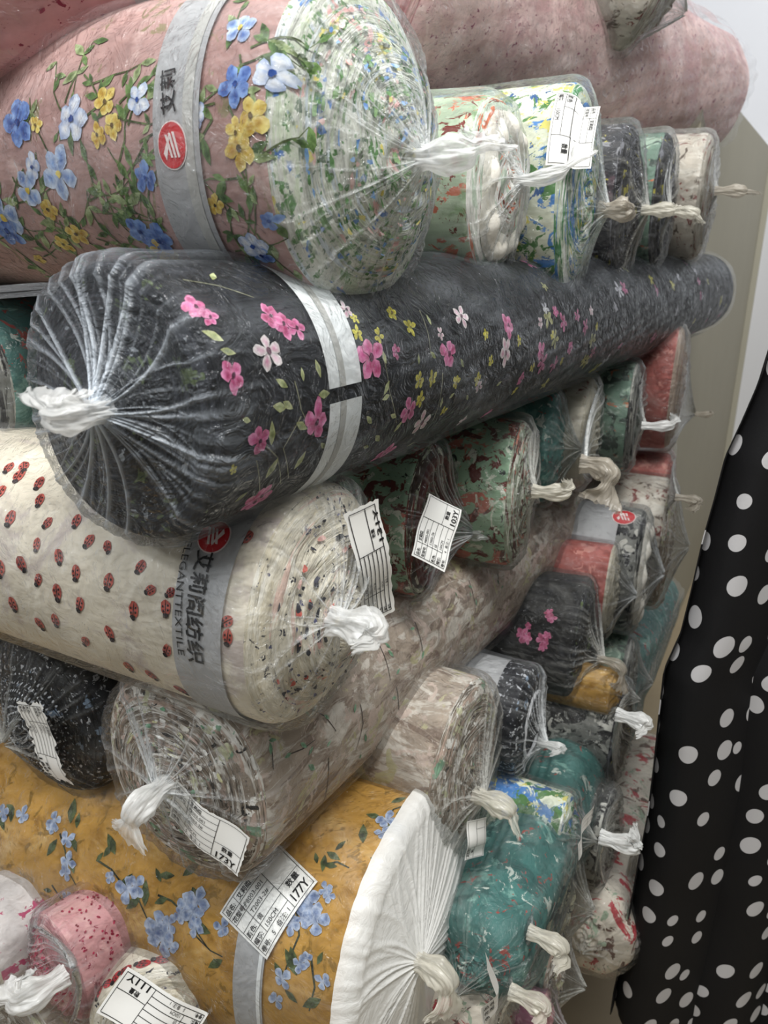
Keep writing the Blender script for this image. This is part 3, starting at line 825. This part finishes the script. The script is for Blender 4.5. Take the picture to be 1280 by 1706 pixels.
r.finish(wrin=.003)
P = at(-130, 110, .86)
r = Roll('black roll lying in the dark gap between the two pink rolls', P, .06, (-.6, -.8, 0), L=.9, rim=.02, amp=.02, seed=41, body=c_black, end=e_black, wrap=FILMD, hi=0)
r.finish()

# ================================================================== second tier (ends to the left)
P, R = capc(192, 680, 470, .50)
r = Roll('large black roll with pink and yellow flowers and a white paper band', P, R, far=(1158, 487), L=1.5, rim=.012, dome=.008, amp=.012, seed=43, body=c_black, end=e_black, wrap=FILMB, group=GB, hi=1, taper=.09)
Rr = (r.ry + r.rz) / 2
def fl(px, py, sz, c1, c2, ctr, n=5, wd=.7):
    d, t = r.hit(px, py); P3 = r.S(d, t); z = (r.org + r.B @ P3 - CAM) @ Fw
    if d < .006 or d > r.L * .98: return
    r.flower(d, t, sz * z / FPX, c1, c2, ctr, n, None, wd)
def lf(px, py, sz, ang=None, c=('8f9a6a', 'b8bd8a')):
    d, t = r.hit(px, py); P3 = r.S(d, t); z = (r.org + r.B @ P3 - CAM) @ Fw
    if d < .008 or d > r.L * .98: return
    r.leaf(d, t, r.rng.uniform(0, 6.28) if ang is None else ang, sz * z / FPX, *c)
for px, py, sz in [(322, 518, 26), (346, 535, 18), (448, 532, 24), (470, 545, 26), (492, 552, 20), (385, 632, 28), (525, 698, 30), (430, 728, 24), (420, 830, 30), (432, 820, 24), (618, 600, 34), (750, 592, 24), (680, 680, 22), (638, 752, 26), (850, 545, 20), (905, 585, 15), (955, 578, 12), (812, 690, 14), (870, 630, 12), (930, 520, 10), (660, 590, 12)]:
    fl(px, py, sz * 1.1, 'b9447e', 'd987ae', '5a2340', 5, .72)
for px, py, sz in [(445, 592, 32), (520, 795, 24), (702, 700, 24), (770, 530, 20), (845, 588, 22), (800, 640, 12), (575, 520, 16), (735, 560, 10), (905, 540, 10), (770, 700, 12), (990, 520, 9)]:
    fl(px, py, sz * 1.1, 'd9a7bd', 'dcd8d6', '6a4a58', 5, .6)
for px, py, sz in [(652, 525, 14), (684, 549, 14), (631, 564, 12), (700, 632, 13), (722, 629, 12), (700, 663, 13), (762, 633, 12), (798, 630, 12), (595, 560, 13), (590, 535, 9), (812, 560, 9), (820, 600, 9), (868, 570, 8), (890, 610, 8), (740, 680, 9), (925, 560, 7), (940, 600, 7), (860, 650, 8), (1000, 545, 6), (385, 775, 9), (265, 560, 12)]:
    fl(px, py, sz * 1.15, 'b3a335', 'd3cf5c', '7a6a22', 5, .6)
for px, py, sz in [(370, 575, 30), (365, 590, 24), (475, 680, 24), (492, 700, 24), (470, 672, 20), (450, 735, 28), (488, 775, 26), (440, 790, 30), (525, 605, 22), (478, 650, 22), (530, 660, 22), (388, 830, 20), (350, 470, 22), (645, 610, 18), (650, 635, 18), (650, 655, 16), (618, 700, 18), (625, 720, 20), (655, 715, 18), (660, 690, 16), (720, 545, 14), (728, 600, 14), (735, 675, 14), (750, 660, 12), (700, 610, 12), (770, 600, 12), (830, 640, 12), (540, 740, 16), (505, 640, 16), (780, 655, 12), (415, 700, 14), (612, 740, 14), (690, 735, 12)]:
    lf(px, py, sz * 1.4)
for pts in [[(500, 690), (485, 715), (470, 740), (478, 790)], [(440, 735), (460, 755), (465, 800)], [(640, 600), (650, 650), (660, 700)], [(490, 640), (500, 680), (520, 720)], [(425, 760), (430, 800), (428, 825)], [(300, 470), (360, 480), (420, 500)], [(740, 620), (735, 660), (720, 700)], [(700, 520), (715, 560), (720, 600)]]:
    q = [r.hit(*p) for p in pts]
    r.stem([(a, t * Rr) for a, t in q], .0011, '8a8a72')
for k in range(120):
    d = r.rng.uniform(.45, 1.45); t = r.rng.uniform(-2.2, 1.9)
    c = r.rng.choice([('a85078', 'c07a9c'), ('8f9060', 'b0b080'), ('a09a50', 'bcb860'), ('9a9aa0', 'bcbcc4')])
    r.flower(d, t, r.rng.uniform(.006, .014), c[0], c[1], None, 5, None, .5)
d0 = r.hit(545, 650)[0]; d1 = r.hit(600, 650)[0]
gx, gt = r.hit(575, 655)
b = r.band(d0, d1, BANDW, 'white paper band with a grey stripe', gt + .05, gt + 2 * math.pi - .04)
r.band(d0 + (d1 - d0) * .32, d0 + (d1 - d0) * .5, BANDS, None, gt + .05, gt + 2 * math.pi - .04, off=.0026, parent=b, name='band_stripe')
r.finish(knot=(152, 688), tail=(92, 655), kr=.011, pleats=70, pamp=.003, kh=.026, milk=.9, wrin=.0014)

P = at(-75, 640, .74)
r = Roll('teal roll in dull grey plastic at the left edge, beside the black floral roll', P, .075, (-1, .05, 0), rim=.02, seed=47, body=c_teal, end=e_bw, wrap=FILMD, group=GB, hi=0)
r.finish(milk=.7)

# ================================================================== middle row (ends to the right)
P, R = capc(540, 1010, 402, .62)
r = Roll('cream roll with red ladybirds, grey brand band and label marked 131Y', P, R, (.04, -1, -.03), rim=.018, dome=.025, amp=.012, seed=53, body=c_lady, end=e_lady, wrap=FILM, group=G3, hi=1)
Rr = (r.ry + r.rz) / 2
for px, py in [(37, 793), (70, 806), (5, 821), (70, 835), (20, 866), (82, 874), (130, 870), (63, 911), (180, 914), (99, 931), (2, 950), (37, 943), (127, 958), (235, 948), (65, 969), (181, 973), (96, 988), (251, 988), (134, 1007), (22, 1002), (93, 1028), (67, 1033), (223, 1019), (183, 1050), (144, 1062), (279, 1079), (216, 1103), (254, 1117), (263, 1140), (304, 1142), (379, 1065), (414, 896), (434, 1174), (276, 1017), (284, 992), (45, 778), (20, 780), (378, 1040), (150, 905)]:
    d, t = r.hit(px, py); P3 = r.S(d, t); z = (r.org + r.B @ P3 - CAM) @ Fw
    if d < .006 or d > r.L * .98: continue
    r.ladybug(d, t, r.rng.uniform(0.6, 2.4) + math.pi * 0, r.rng.uniform(10.5, 14.5) * z / FPX)
for k in range(200):
    a = r.rng.uniform(0, 6.28); q = r.rng.choice([.93, .9, .8, .72, .62, .5, .4]) * Rr * r.rng.uniform(.97, 1.02) * .9
    r.efleck(q * math.cos(a), q * math.sin(a), r.rng.uniform(.0012, .0045), r.rng.uniform(.0007, .0022), r.rng.choice(['2e2e36', '3a3a44', '5a5c80', '33333a', 'c8685c', '2e2e36', 'd9b0a8']))
d0 = r.hit(345, 1000)[0]; d0 = r.hit(377, 1000)[0]; d1 = r.hit(292, 1000)[0]
b = r.band(d0, d1, BANDG, 'grey paper brand band')
r.words('艾莉阁纺织', (350, 922), (333, 1098), .017, b, off=.0032)
r.words('ELEGANTTEXTILE', (322, 905), (308, 1085), .009, b, off=.0032, bold=False)
r.logo(362, 898, .0125, b, math.pi * 1.5)
r.sticker((636, 1032), (610, 850), .030, '131Y', ROWS('P8003-001', 'T2002-2#', '白', '1', '7'), 'cap', .034, -.003, 'crumpled white label marked 131Y', .0008, tilt=1.5)
r.finish(knot=(577, 1040), tail=(606, 1062), kr=.016, pleats=60, pamp=.003, kh=.012, milk=.75)

r = simple('mint and brick red roll with hollow end and label marked 103Y', 722, 866, 258, .86, (.12, -1, 0), c_mint, e_dark, FILM, G3, (775, 885), (800, 893), 1, None, .010, seed=59, amp=.02, dome=-.012, rim=.012)
foldring(r, .93, .07, 0, e_mint, 'outer_winding', .01, hgt=.005)
foldring(r, .66, .05, -.008, e_mint, 'inner_winding', .06, hgt=.006)
r.sticker((712, 940), (742, 836), .040, '103Y', ROWS('P8003-001', 'T2002-7#', '绿', '4', '1'), 'cap', .026, 0, 'white label marked 103Y', tilt=2.)
r.finish(**r._f)
r = simple('green roll with brick red flowers and a twisted grey end, third in the middle row', 872, 820, 240, .96, (.15, -1, 0), c_mint, e_mint, FILMD, G3, (905, 820), (945, 800), 1, KNOTC, .010, seed=61, amp=.03)
r.finish(**r._f)
r = simple('plain teal roll squeezed behind the green roll in the middle row', 925, 745, 185, 1.09, (.15, -1, 0), c_teal, c_teal, FILMD, G3, seed=67, amp=.04)
r.finish(**r._f)
r = simple('cream roll with dark red flecks and a long drooping plastic tail in the middle row', 985, 722, 185, 1.16, (.12, -1, 0), c_cream, e_cream, FILMW, G3, (985, 775), (1000, 840), 1, KNOTD, .014, seed=71, amp=.05)
r.finish(**r._f)
r = simple('teal and grey roll with a short white twisted tail, middle row', 1058, 695, 180, 1.26, (.12, -1, 0), c_green, e_bw, FILMD, G3, (1085, 710), (1125, 692), 0, KNOT, .007, seed=73, amp=.04)
r.finish(**r._f)
r = simple('salmon roll with a cream end at the far end of the middle row', 1130, 648, 205, 1.38, (.1, -1, 0), c_salm, e_salm, FILMD, G3, (1165, 690), (1185, 685), 0, KNOTD, .007, seed=79, amp=.04)
r.finish(**r._f)

# ================================================================== fourth tier (ends to the left)
P, R = capc(297, 1300, 362, .68)
r = Roll('large beige roll with green leaf sprigs and label marked 173Y', P, R, far=(1062, 745), L=1.5, rim=.016, dome=.012, amp=.015, seed=83, body=c_beige, end=e_beige, wrap=FILM, group=GB, hi=1, taper=.06, sq=2.3)
Rr = (r.ry + r.rz) / 2
def branch(pts, leaves, lc, stc, w=.0014, fs=None):
    q = [r.hit(*p) for p in pts]
    if max(abs(q[i + 1][1] - q[i][1]) for i in range(len(q) - 1)) < 1.5:
        r.stem([(a, t * Rr) for a, t in q], w, stc)
    for (px, py, sz) in leaves:
        lf(px, py, sz, None, lc)
GL = ('5d8a6c', '86a98c')
for pts, lv in [([(480, 1265), (505, 1255), (525, 1240)], [(485, 1262, 18), (500, 1245, 20), (515, 1265, 16)]), ([(548, 1265), (545, 1300), (530, 1335)], [(525, 1285, 22), (545, 1250, 14), (540, 1340, 18), (552, 1320, 14)]),
                ([(620, 1060), (640, 1100), (650, 1140)], [(655, 1100, 18), (640, 1075, 16), (660, 1130, 14)]), ([(600, 1180), (605, 1210), (595, 1240)], [(590, 1195, 16), (610, 1230, 16), (600, 1250, 14)]),
                ([(690, 1040), (700, 1070), (705, 1100)], [(690, 1050, 14), (706, 1090, 16)]), ([(780, 970), (790, 1000), (795, 1030)], [(780, 980, 12), (796, 1015, 13)]), ([(660, 1150), (665, 1180), (668, 1200)], [(660, 1165, 14), (670, 1190, 14)]),
                ([(830, 960), (835, 985)], [(830, 970, 10), (838, 985, 10)]), ([(500, 1180), (540, 1200), (560, 1225)], [(505, 1185, 16), (548, 1205, 16)]), ([(720, 1120), (725, 1150)], [(722, 1130, 12)]), ([(450, 1250), (455, 1290)], [(450, 1265, 22), (445, 1240, 18)]), ([(580, 1290), (570, 1320)], [(575, 1300, 14)]), ([(640, 1230), (645, 1260)], [(640, 1240, 12), (648, 1215, 12)])]:
    branch(pts, lv, GL, '4b4440')
for k in range(90):
    d = r.rng.uniform(.35, 1.4); t = r.rng.uniform(-1.9, 1.6)
    r.leaf(d, t, r.rng.uniform(0, 6.28), r.rng.uniform(.006, .013), '6a8c70', '8fa488')
for k in range(160):
    a = r.rng.uniform(0, 6.28); q = r.rng.uniform(.25, .98) * Rr * .9
    r.efleck(q * math.cos(a), q * math.sin(a), r.rng.uniform(.0015, .007), r.rng.uniform(.0006, .0018), r.rng.choice(['efece6', 'e2ddd2', '2e2925', '6f9c7c', '5c4c40', 'd5b9ae', 'c7c492']))
r.sticker((284, 1332), (402, 1432), .046, '173Y', ROWS('P8003-001', 'T2003-3#', '米', '5', '1'), 'cap', .022, -.001, 'white label marked 173Y', .0008)
r.finish(knot=(262, 1318), tail=(215, 1395), kr=.012, pleats=50, pamp=.0045, kh=.022, milk=.85)

P, R = capc(66, 1205, 290, .83)
r = Roll('black pin-dotted roll with a ripped label, left of the beige roll', P, R, (-1, .06, 0), rim=.03, dome=.02, amp=.03, seed=89, body=c_dots, end=e_dots, wrap=FILMD, group=GB, hi=1)
Rr = (r.ry + r.rz) / 2
for k in range(34):
    for j in range(60):
        q = (.1 + .026 * k) * Rr; a = j / 60 * 6.28 + .05 * k
        if k * 7 % 3 == 0 and q < Rr * .9:
            r.efleck(q * math.cos(a), q * math.sin(a), .0011, .0011, 'd9dbe0')
r.sticker((48, 1170), (92, 1308), .040, '1601', ROWS('P8003', 'T2001', '', '', ''), 'cap', .034, -.004, 'torn white label', .003)
r.finish(pleats=30, pamp=.006, kh=.012, milk=.6)
P = at(-20, 1085, .93)
r = Roll('dark crumpled roll at the left edge above the pin-dotted roll', P, .062, (-1, .1, 0), rim=.03, amp=.05, seed=91, body=c_night, end=e_night, wrap=FILMD, group=GB, hi=0, folds=.05)
r.finish(milk=.6)
P = at(120, 1130, .97)
r = Roll('pale cream roll wedged between the pin-dotted and the beige roll', P, .045, (-1, .1, 0), rim=.02, amp=.04, seed=92, body=c_cream, end=e_cream, wrap=FILMD, group=GB, hi=0, folds=.03)
r.finish(milk=.6)

# ================================================================== lower row (ends to the right)
P, R = capc(690, 1560, 470, .79)
r = Roll('mustard yellow roll with blue flower branches and label marked 177Y', P, R, (.04, -1, .05), rim=.012, taper=.05, dome=.015, amp=.01, seed=97, body=c_yel, end=e_yel, wrap=FILM, group=G5, hi=1)
Rr = (r.ry + r.rz) / 2
LG = ('3d4a30', '515c3a'); SC = '3b3f2e'
for pts, lv, fs in [
    ([(100, 1390), (108, 1420), (112, 1455), (125, 1480)], [(95, 1400, 24), (118, 1372, 30), (120, 1395, 20), (122, 1460, 22), (128, 1380, 18)], [(92, 1368, 13), (88, 1380, 10), (112, 1400, 12), (112, 1440, 13), (108, 1458, 11)]),
    ([(160, 1435), (185, 1452), (205, 1480), (230, 1505), (250, 1550), (275, 1600), (300, 1630)], [(172, 1430, 20), (192, 1425, 28), (198, 1490, 28), (240, 1515, 30), (160, 1438, 14), (232, 1500, 26)], [(182, 1465, 10), (212, 1485, 20), (226, 1480, 16), (262, 1545, 22), (270, 1570, 22), (280, 1545, 14), (255, 1560, 14), (285, 1580, 14)]),
    ([(262, 1495), (285, 1505), (305, 1525), (325, 1565), (350, 1590), (370, 1600)], [(265, 1460, 22), (268, 1472, 18), (278, 1500, 20), (305, 1460, 26), (350, 1560, 34), (322, 1480, 18), (370, 1605, 26)], [(310, 1510, 18), (328, 1505, 20), (320, 1525, 16), (325, 1550, 14), (300, 1530, 12), (370, 1550, 14)]),
    ([(322, 1480), (318, 1500), (328, 1560), (345, 1585)], [], []),
    ([(492, 1490), (498, 1530), (500, 1560), (480, 1610), (470, 1640)], [(500, 1480, 24), (545, 1420, 20), (532, 1435, 14), (485, 1580, 26), (458, 1608, 28), (495, 1630, 32), (535, 1670, 30), (475, 1655, 20)], [(512, 1490, 18), (520, 1510, 20), (528, 1535, 20), (505, 1530, 14), (487, 1540, 14), (545, 1480, 10), (550, 1490, 10), (500, 1610, 12), (470, 1635, 14), (540, 1640, 12), (460, 1670, 12)]),
    ([(540, 1438), (565, 1432), (585, 1442)], [(608, 1400, 26), (548, 1415, 20), (562, 1412, 16), (565, 1440, 18), (620, 1425, 20)], []),
    ([(645, 1390), (640, 1370), (655, 1350), (675, 1345)], [(635, 1360, 18), (650, 1340, 20), (660, 1365, 16), (675, 1350, 14)], [(645, 1365, 14), (655, 1382, 12), (640, 1385, 10)]),
    ([(20, 1350), (5, 1375)], [(18, 1372, 20), (25, 1350, 16), (0, 1360, 20)], [(38, 1360, 12), (5, 1355, 12)]),
    ([(85, 1480), (105, 1510)], [(85, 1490, 14), (105, 1510, 14)], [(128, 1510, 12), (110, 1500, 9)]),
    ([(520, 1600), (525, 1650), (515, 1690)], [(530, 1610, 16)], [(512, 1600, 10)])]:
    branch(pts, [(a, b_, s_ * 1.45) for a, b_, s_ in lv], LG, SC, .0024)
    for px, py, sz in fs: fl(px, py, sz * 1.35, '7488ae', 'a9b4c8', None, 4, .8)
d0 = r.hit(437, 1600)[0]; d1 = r.hit(392, 1600)[0]
b = r.band(d0 - .004, d1, BANDG, 'grey paper band', math.pi * .70, math.pi * 1.95)
r.band(d0 - .002, d0 + .002, BANDW, None, math.pi * .70, math.pi * 1.95, parent=b, off=.0027, name='band_stripe')
r.sticker((408, 1562), (498, 1432), .062, '177Y', ROWS('P8003-001', 'T2003-2#', '黄', '5', '1'), 'body', label='large white label marked 177Y')
r.wm = FILM
r.finish(knot=(705, 1605), tail=(740, 1690), kmat=KNOTC, kr=.014, pleats=80, pamp=.0025, kh=.012, milk=.5, capmat=FILMO)
# the gathered end of this wrap is opaque white cloth-like plastic

r = simple('brown mottled roll with a tag marked 222Y, right of the mustard roll', 782, 1290, 325, .86, (.0, -1, 0), c_beige, e_beige, FILMD, G5, (808, 1330), (858, 1375), 1, KNOTC, .012, seed=101, amp=.03)
r.sticker((795, 1365), (792, 1432), .022, '222Y', [('', '')] * 2, 'cap', .03, 0, 'narrow white tag marked 222Y', tilt=2.)
r.finish(**r._f)
r = simple('small black pin-dotted roll with shiny black end, right of the brown roll', 882, 1203, 185, 1.0, (.05, -1, 0), c_dots, e_dots, FILM, G5, (912, 1240), (918, 1250), 1, KNOT, .007, seed=103, amp=.02, dome=.004)
foldring(r, .72, .03, .004, WALLW, 'wound_edge', .02, label='thin white winding edge', hgt=.003)
d0 = .03; r.band(.035, .09, BANDG, 'grey paper band')
r.finish(**r._f)
r = simple('black roll with small pink flowers wrapped in cloudy plastic, lower row', 975, 1070, 215, 1.14, (.1, -1, 0), c_black, e_black, FILMD, G5, (1010, 1100), (1030, 1150), 1, KNOTD, .008, seed=107, amp=.05)
for px, py, sz in [(870, 1060, 12), (878, 1065, 10), (905, 1070, 12), (912, 1062, 9), (915, 1020, 8), (918, 1030, 10), (905, 1080, 8), (880, 1045, 7)]:
    Rr = r.ry; fl(px, py, sz, 'b04a74', 'c87a9a', None, 5, .7)
r.finish(**r._f)
r = simple('salmon pink roll with a white and pink end, lower row', 1020, 985, 155, 1.22, (.1, -1, 0), c_salm, e_cream, FILM, G5, seed=109, amp=.05)
r.finish(**r._f)
r = simple('roll with a thick white folded end and grey brand band, lower row', 1068, 950, 205, 1.29, (.1, -1, 0), c_bw, e_bw, FILM, G5, seed=113, amp=.03)
foldring(r, .78, .2, 0, WHC, 'folded_edge', label='white folded cloth edge', hgt=.012)
d0 = r.hit(1035, 905)[0]; b = r.band(.04, .12, BANDG, 'grey paper brand band'); 
dL, tL = r.hit(1035, 858); r.logo(1040, 862, .017, b, math.pi * .5)
r.finish(**r._f)
r = simple('brown and cream roll at the far end of the lower row', 1112, 905, 220, 1.4, (.1, -1, 0), c_rose, e_beige, FILMD, G5, seed=127, amp=.05)
r.finish(**r._f)
r = simple('red plaid-toned roll wedged under the long beige roll at the far end', 1112, 810, 110, 1.45, (.1, -1, 0), c_salm, c_salm, FILMD, G5, (1140, 830), (1150, 850), 0, KNOTD, .007, seed=131, amp=.05)
r.finish(**r._f)

# ================================================================== sixth tier and below
P = at(785, 1610, .80)
r = Roll('long teal floral roll sagging along the lower stack in dusty plastic', P, .055, far=(1092, 990), L=1.15, taper=.1, rim=.03, dome=.01, amp=.04, seed=137, body=c_teal, end=c_teal, wrap=FILMD, group=GB, hi=1, folds=.02)
r.finish(wrin=.006, milk=.8)
def low(label, px, py, h, z, body, end, seed, wrap=FILMD, knot=None, tail=None, km=None, **kw):
    r = simple(label, px, py, h, z * .97, (.02, -1, 0), body, end, wrap, G7, knot, tail, 0, km or KNOTC, .010, seed=seed, amp=.06, L=kw.pop('L', .6), **kw)
    return r
r = low('small white roll with blue, yellow and green stripes, below the pin-dotted roll', 945, 1385, 125, 1.0, c_blue, e_blue, 139); r.finish(**r._f)
r = low('navy and cream striped floral roll in the bottom row', 940, 1500, 190, .98, c_mix, c_mix, 149, folds=.05); r.finish(**r._f)
r = low('mottled grey-white roll with a bulbous plastic knot near the black dotted cloth', 1015, 1395, 165, 1.1, c_bw, e_bw, 151, knot=(1020, 1400), tail=(1052, 1385), km=KNOT); r.sticker((985, 1350), (962, 1420), .022, '', [('花', ''), ('色', ''), ('号', '')], 'cap', .02, 0, 'curled white tag'); r.finish(**r._f)
r = low('black and grey marbled roll with a white knot, near the black dotted cloth', 1035, 1225, 170, 1.17, c_bw, e_night, 157, knot=(1045, 1195), tail=(1060, 1215), km=KNOT); r.finish(**r._f)
r = low('narrow ochre roll peeping out above the marbled roll', 1022, 1155, 80, 1.13, c_yel, c_yel, 163, L=.12); r.finish(**r._f)
r = low('green and white floral roll under crumpled clear plastic, right of the teal roll', 880, 1555, 170, .93, c_mintw, e_mintw, 167, wrap=FILM, knot=(900, 1560), tail=(925, 1600), folds=.05); r.finish(**r._f)
r = low('white roll with crimson flowers and a curled tag, at the bottom right of the stack', 835, 1680, 165, .86, c_crim, c_crim, 173, knot=(870, 1660), tail=(890, 1690)); r.sticker((815, 1700), (845, 1615), .028, '101', [('品名', ''), ('花型', ''), ('色', '')], 'cap', .03, -.01, 'curled white tag marked 101'); r.finish(**r._f)
r = low('greyish green roll with brown leaves, bottom row', 925, 1625, 150, .97, c_green, e_beige, 179, folds=.04); r.finish(**r._f)
r = low('plum pink roll in shiny plastic at the bottom edge', 905, 1710, 120, .92, fabric('plum', '7d4a5c', [('b48c98', 20, .55, .7, (1, 1, 1))]), e_pinkdot, 181, wrap=FILM); r.finish(**r._f)
P = at(978, 1560, 1.06)
r = Roll('white roll with red blossoms and brown twigs lying along the foot of the stack', P, .062, far=(1080, 1270), L=.62, rim=.03, amp=.04, seed=191, body=c_crim, end=c_crim, wrap=FILMD, group=GB, hi=0, folds=.03)
r.finish(milk=.7)
P = at(1050, 1130, 1.32)
r = Roll('grey-green roll in shadow behind the marbled roll', P, .07, (.1, -1, 0), L=.6, rim=.02, amp=.05, seed=193, body=c_green, end=e_bw, wrap=FILMD, hi=0, group=G7); r.finish()
r = low('brown-flecked white roll low beside the black dotted cloth', 1050, 1490, 180, 1.2, c_crim, e_rose, 197, folds=.03); r.finish(**r._f)
# lower left
r = simple('pink roll with crimson dots tied with a white plastic tail, lower left corner', 98, 1616, 192, .77, (-1, .25, 0), c_pinkdot, e_pinkdot, FILM, GB, (85, 1640), (12, 1636), 1, KNOT, .012, seed=199, amp=.03, dome=.02, L=.6)
for k in range(420):
    a = r.rng.uniform(0, 6.28); q = math.sqrt(r.rng.uniform(.15, 1)) * r.ry * .85
    if math.sin(a) > -.1: r.efleck(q * math.cos(a), q * math.sin(a), .0011, .0009, 'a8324e')
for k in range(500):
    r.ell(r.rng.uniform(.012, .25), r.rng.uniform(-.6, 3.2), .0016 * r.rng.uniform(.7, 1.3), .0011, r.rng.uniform(0, 3), '9c2c48', 'a8324e', .0008, .2, 6)
r.finish(**r._f)
r = simple('cream roll with red ladybirds and a label marked 111Y, at the bottom left', 262, 1700, 190, .75, (-.75, -.65, .1), c_lady, e_lady, FILM, GB, None, None, 1, seed=211, amp=.03, dome=.02, L=.4, wx=1.15)
for px, py in [(213, 1605), (240, 1606), (263, 1636), (342, 1664), (280, 1680), (195, 1625), (162, 1668), (175, 1665), (300, 1640)]:
    y, z = r.caphit(px, py, .012); t = math.atan2(z, y)
    if math.hypot(y / r.ry, z / r.rz) > .84:
        d, t = r.hit(px, py + 12); Rr = r.ry; r.ladybug(max(d, .012), t, r.rng.uniform(.5, 2.5), .0062, 'b02f34'); continue
    r.efleck(y, z, .0042, .0036, 'b02f34'); r.efleck(y + .004, z + .002, .0022, .0022, '2b2222')
r.sticker((325, 1728), (188, 1655), .043, '111Y', ROWS('P8003', 'T2001', '白', '5', '1'), 'cap', .034, -.003, 'white label marked 111Y', tilt=1.) 
r.finish(pleats=20, milk=.3, kh=.006)
P = at(-28, 1500, .93)
r = Roll('black and white crumpled roll at the left edge above the pink dotted roll', P, .05, (-1, .1, 0), rim=.02, amp=.05, seed=223, body=c_bw, end=e_bw, wrap=FILM, group=GB, hi=0, folds=.05); r.finish()
P = at(-62, 1600, .80)
r = Roll('white roll with a bright pink edge at the left edge of the picture', P, .055, (-1, .1, 0), rim=.02, amp=.05, seed=227, body=fabric('magenta_white', 'd8d2d0', [('b8406c', 16, .6, .64, (1, 1, 1))]), end=e_cream, wrap=FILMW, group=GB, hi=0, folds=.03); r.finish()
P = at(40, 1760, .9)
r = Roll('brown mottled roll filling the bottom left corner', P, .1, (-1, .2, 0), rim=.02, amp=.04, seed=229, body=c_beige, end=e_beige, wrap=FILMD, group=GB, hi=0); r.finish()
P = at(415, 1740, .9)
r = Roll('pale roll with a printed tag under the mustard roll', P, .05, (-.75, -.65, .1), rim=.02, amp=.04, seed=233, body=c_cream, end=e_cream, wrap=FILMD, group=GB, hi=0); r.finish()

# ================================================================== black dotted cloth hanging at the right
def smooth_noise(seed):
    R_ = np.random.RandomState(seed); ph = R_.uniform(0, 6.28, 8); return ph
def hang():
    D0 = .80
    Fh = unit([math.cos(YAW), math.sin(YAW), 0])
    left = [(1560, 60), (1430, 250), (1320, 430), (1282, 575), (1262, 640), (1236, 700), (1208, 760), (1190, 830), (1170, 900), (1152, 980), (1132, 1060), (1105, 1120), (1096, 1200), (1088, 1280), (1078, 1360), (1062, 1440), (1048, 1520), (1034, 1600), (1022, 1650)]
    def pt(px, py, dd=0.0):
        r = ray(px, py); return CAM + r * ((D0 + dd) / (r @ Fh))
    zs = []; xs = []
    for px, py in left:
        P = pt(px, py); zs.append(P[2]); xs.append((P - CAM) @ Rt)
    zs = np.array(zs)[::-1]; xs = np.array(xs)[::-1]
    ph = smooth_noise(5)
    nu, nv = 800, 170
    u = np.linspace(0, 1, nu); zt = CAMH + .42; zb = pt(1022, 1690)[2] - .0
    V = np.zeros((nu, nv, 3))
    for j in range(nv):
        f = j / (nv - 1)
        W = .62 + .10 * f
        # hem hangs lower away from the ragged corner
        zbot = zb - .16 * np.clip(u * 9 - .9, 0, 1) + .004 * np.sin(60 * u)
        z = zt + (zbot - zt) * f
        xl = np.interp(z, zs, xs)
        # folds run down and flare: phase drifts with height
        g = u * 25 + .5 * np.sin(3 * u * 2 + ph[0]) + .35 * np.sin(f * 3 + u * 5)
        amp = .010 + .012 * f
        dep = amp * (np.sin(g * 2.0 + ph[1]) + .45 * np.sin(g * 3.7 + ph[2] + f * 1.5)) + .006 * np.sin(g * .7 + f * 4)
        dep = dep - dep[0] * np.exp(-u * 18)
        lat = amp * 1.6 * np.cos(g * 2.0 + ph[1]) - amp * 1.6 * math.cos(.5 * math.sin(ph[0]) * 2 + ph[1]) * np.exp(-u * 30)
        x = xl + W * u + lat * np.clip(u * 12, 0, 1)
        V[:, j] = CAM + np.outer(x, Rt) + np.outer(D0 + dep, Fh)
        V[:, j, 2] = z
    Vf = V.reshape(-1, 3)
    # cloth coordinates for the dots: arc length across, drop down
    seg = np.linalg.norm(np.diff(V, axis=0), axis=2); U = np.concatenate([np.zeros((1, nv)), np.cumsum(seg, 0)], 0)
    Vd = (zt - V[:, :, 2])
    uv = np.stack([U, Vd, np.zeros_like(U)], -1).reshape(-1, 3)
    N = NT('black_dotted_cloth'); c = N.attr('cloth', 'Vector')
    def dots(scale, r0, r1, off, keep):
        mp = N.n('ShaderNodeMapping'); N.l(c, mp.inputs[0]); mp.inputs['Location'].default_value = (off, off * .7, 0)
        mp.inputs['Scale'].default_value = (1, .86, 1)
        v = N.n('ShaderNodeTexVoronoi', voronoi_dimensions='2D'); N.l(mp.outputs[0], v.inputs['Vector']); v.inputs['Scale'].default_value = scale; v.inputs['Randomness'].default_value = .62
        sp = N.n('ShaderNodeSeparateColor'); N.l(v.outputs['Color'], sp.inputs[0])
        rad = N.math('ADD', N.math('MULTIPLY', sp.outputs[0], r1 - r0), r0)
        m = N.math('LESS_THAN', v.outputs['Distance'], rad)
        k = N.math('LESS_THAN', sp.outputs[1], keep)
        return N.math('MULTIPLY', m, k)
    m = dots(22.5, .155, .27, 3.1, .9)
    col = N.mix(m, lin('0f0f11'), lin('b9b8ba'))
    co = N.n('ShaderNodeTexCoord').outputs['Object']
    mat = N.fin(N.pbsdf(col, .75, N.bump(N.noise(co, 500, 2), .15, .001), .25))
    o = mesh_obj('hanging_fabric', Vf, grid_faces(nu, nv), mat, attrs={'cloth': ('FLOAT_VECTOR', uv)})
    sd = o.modifiers.new('thickness', 'SOLIDIFY'); sd.thickness = .0012
    o['label'] = 'black cloth with white polka dots hanging in folds at the right edge'
    o['category'] = 'cloth'
hang()
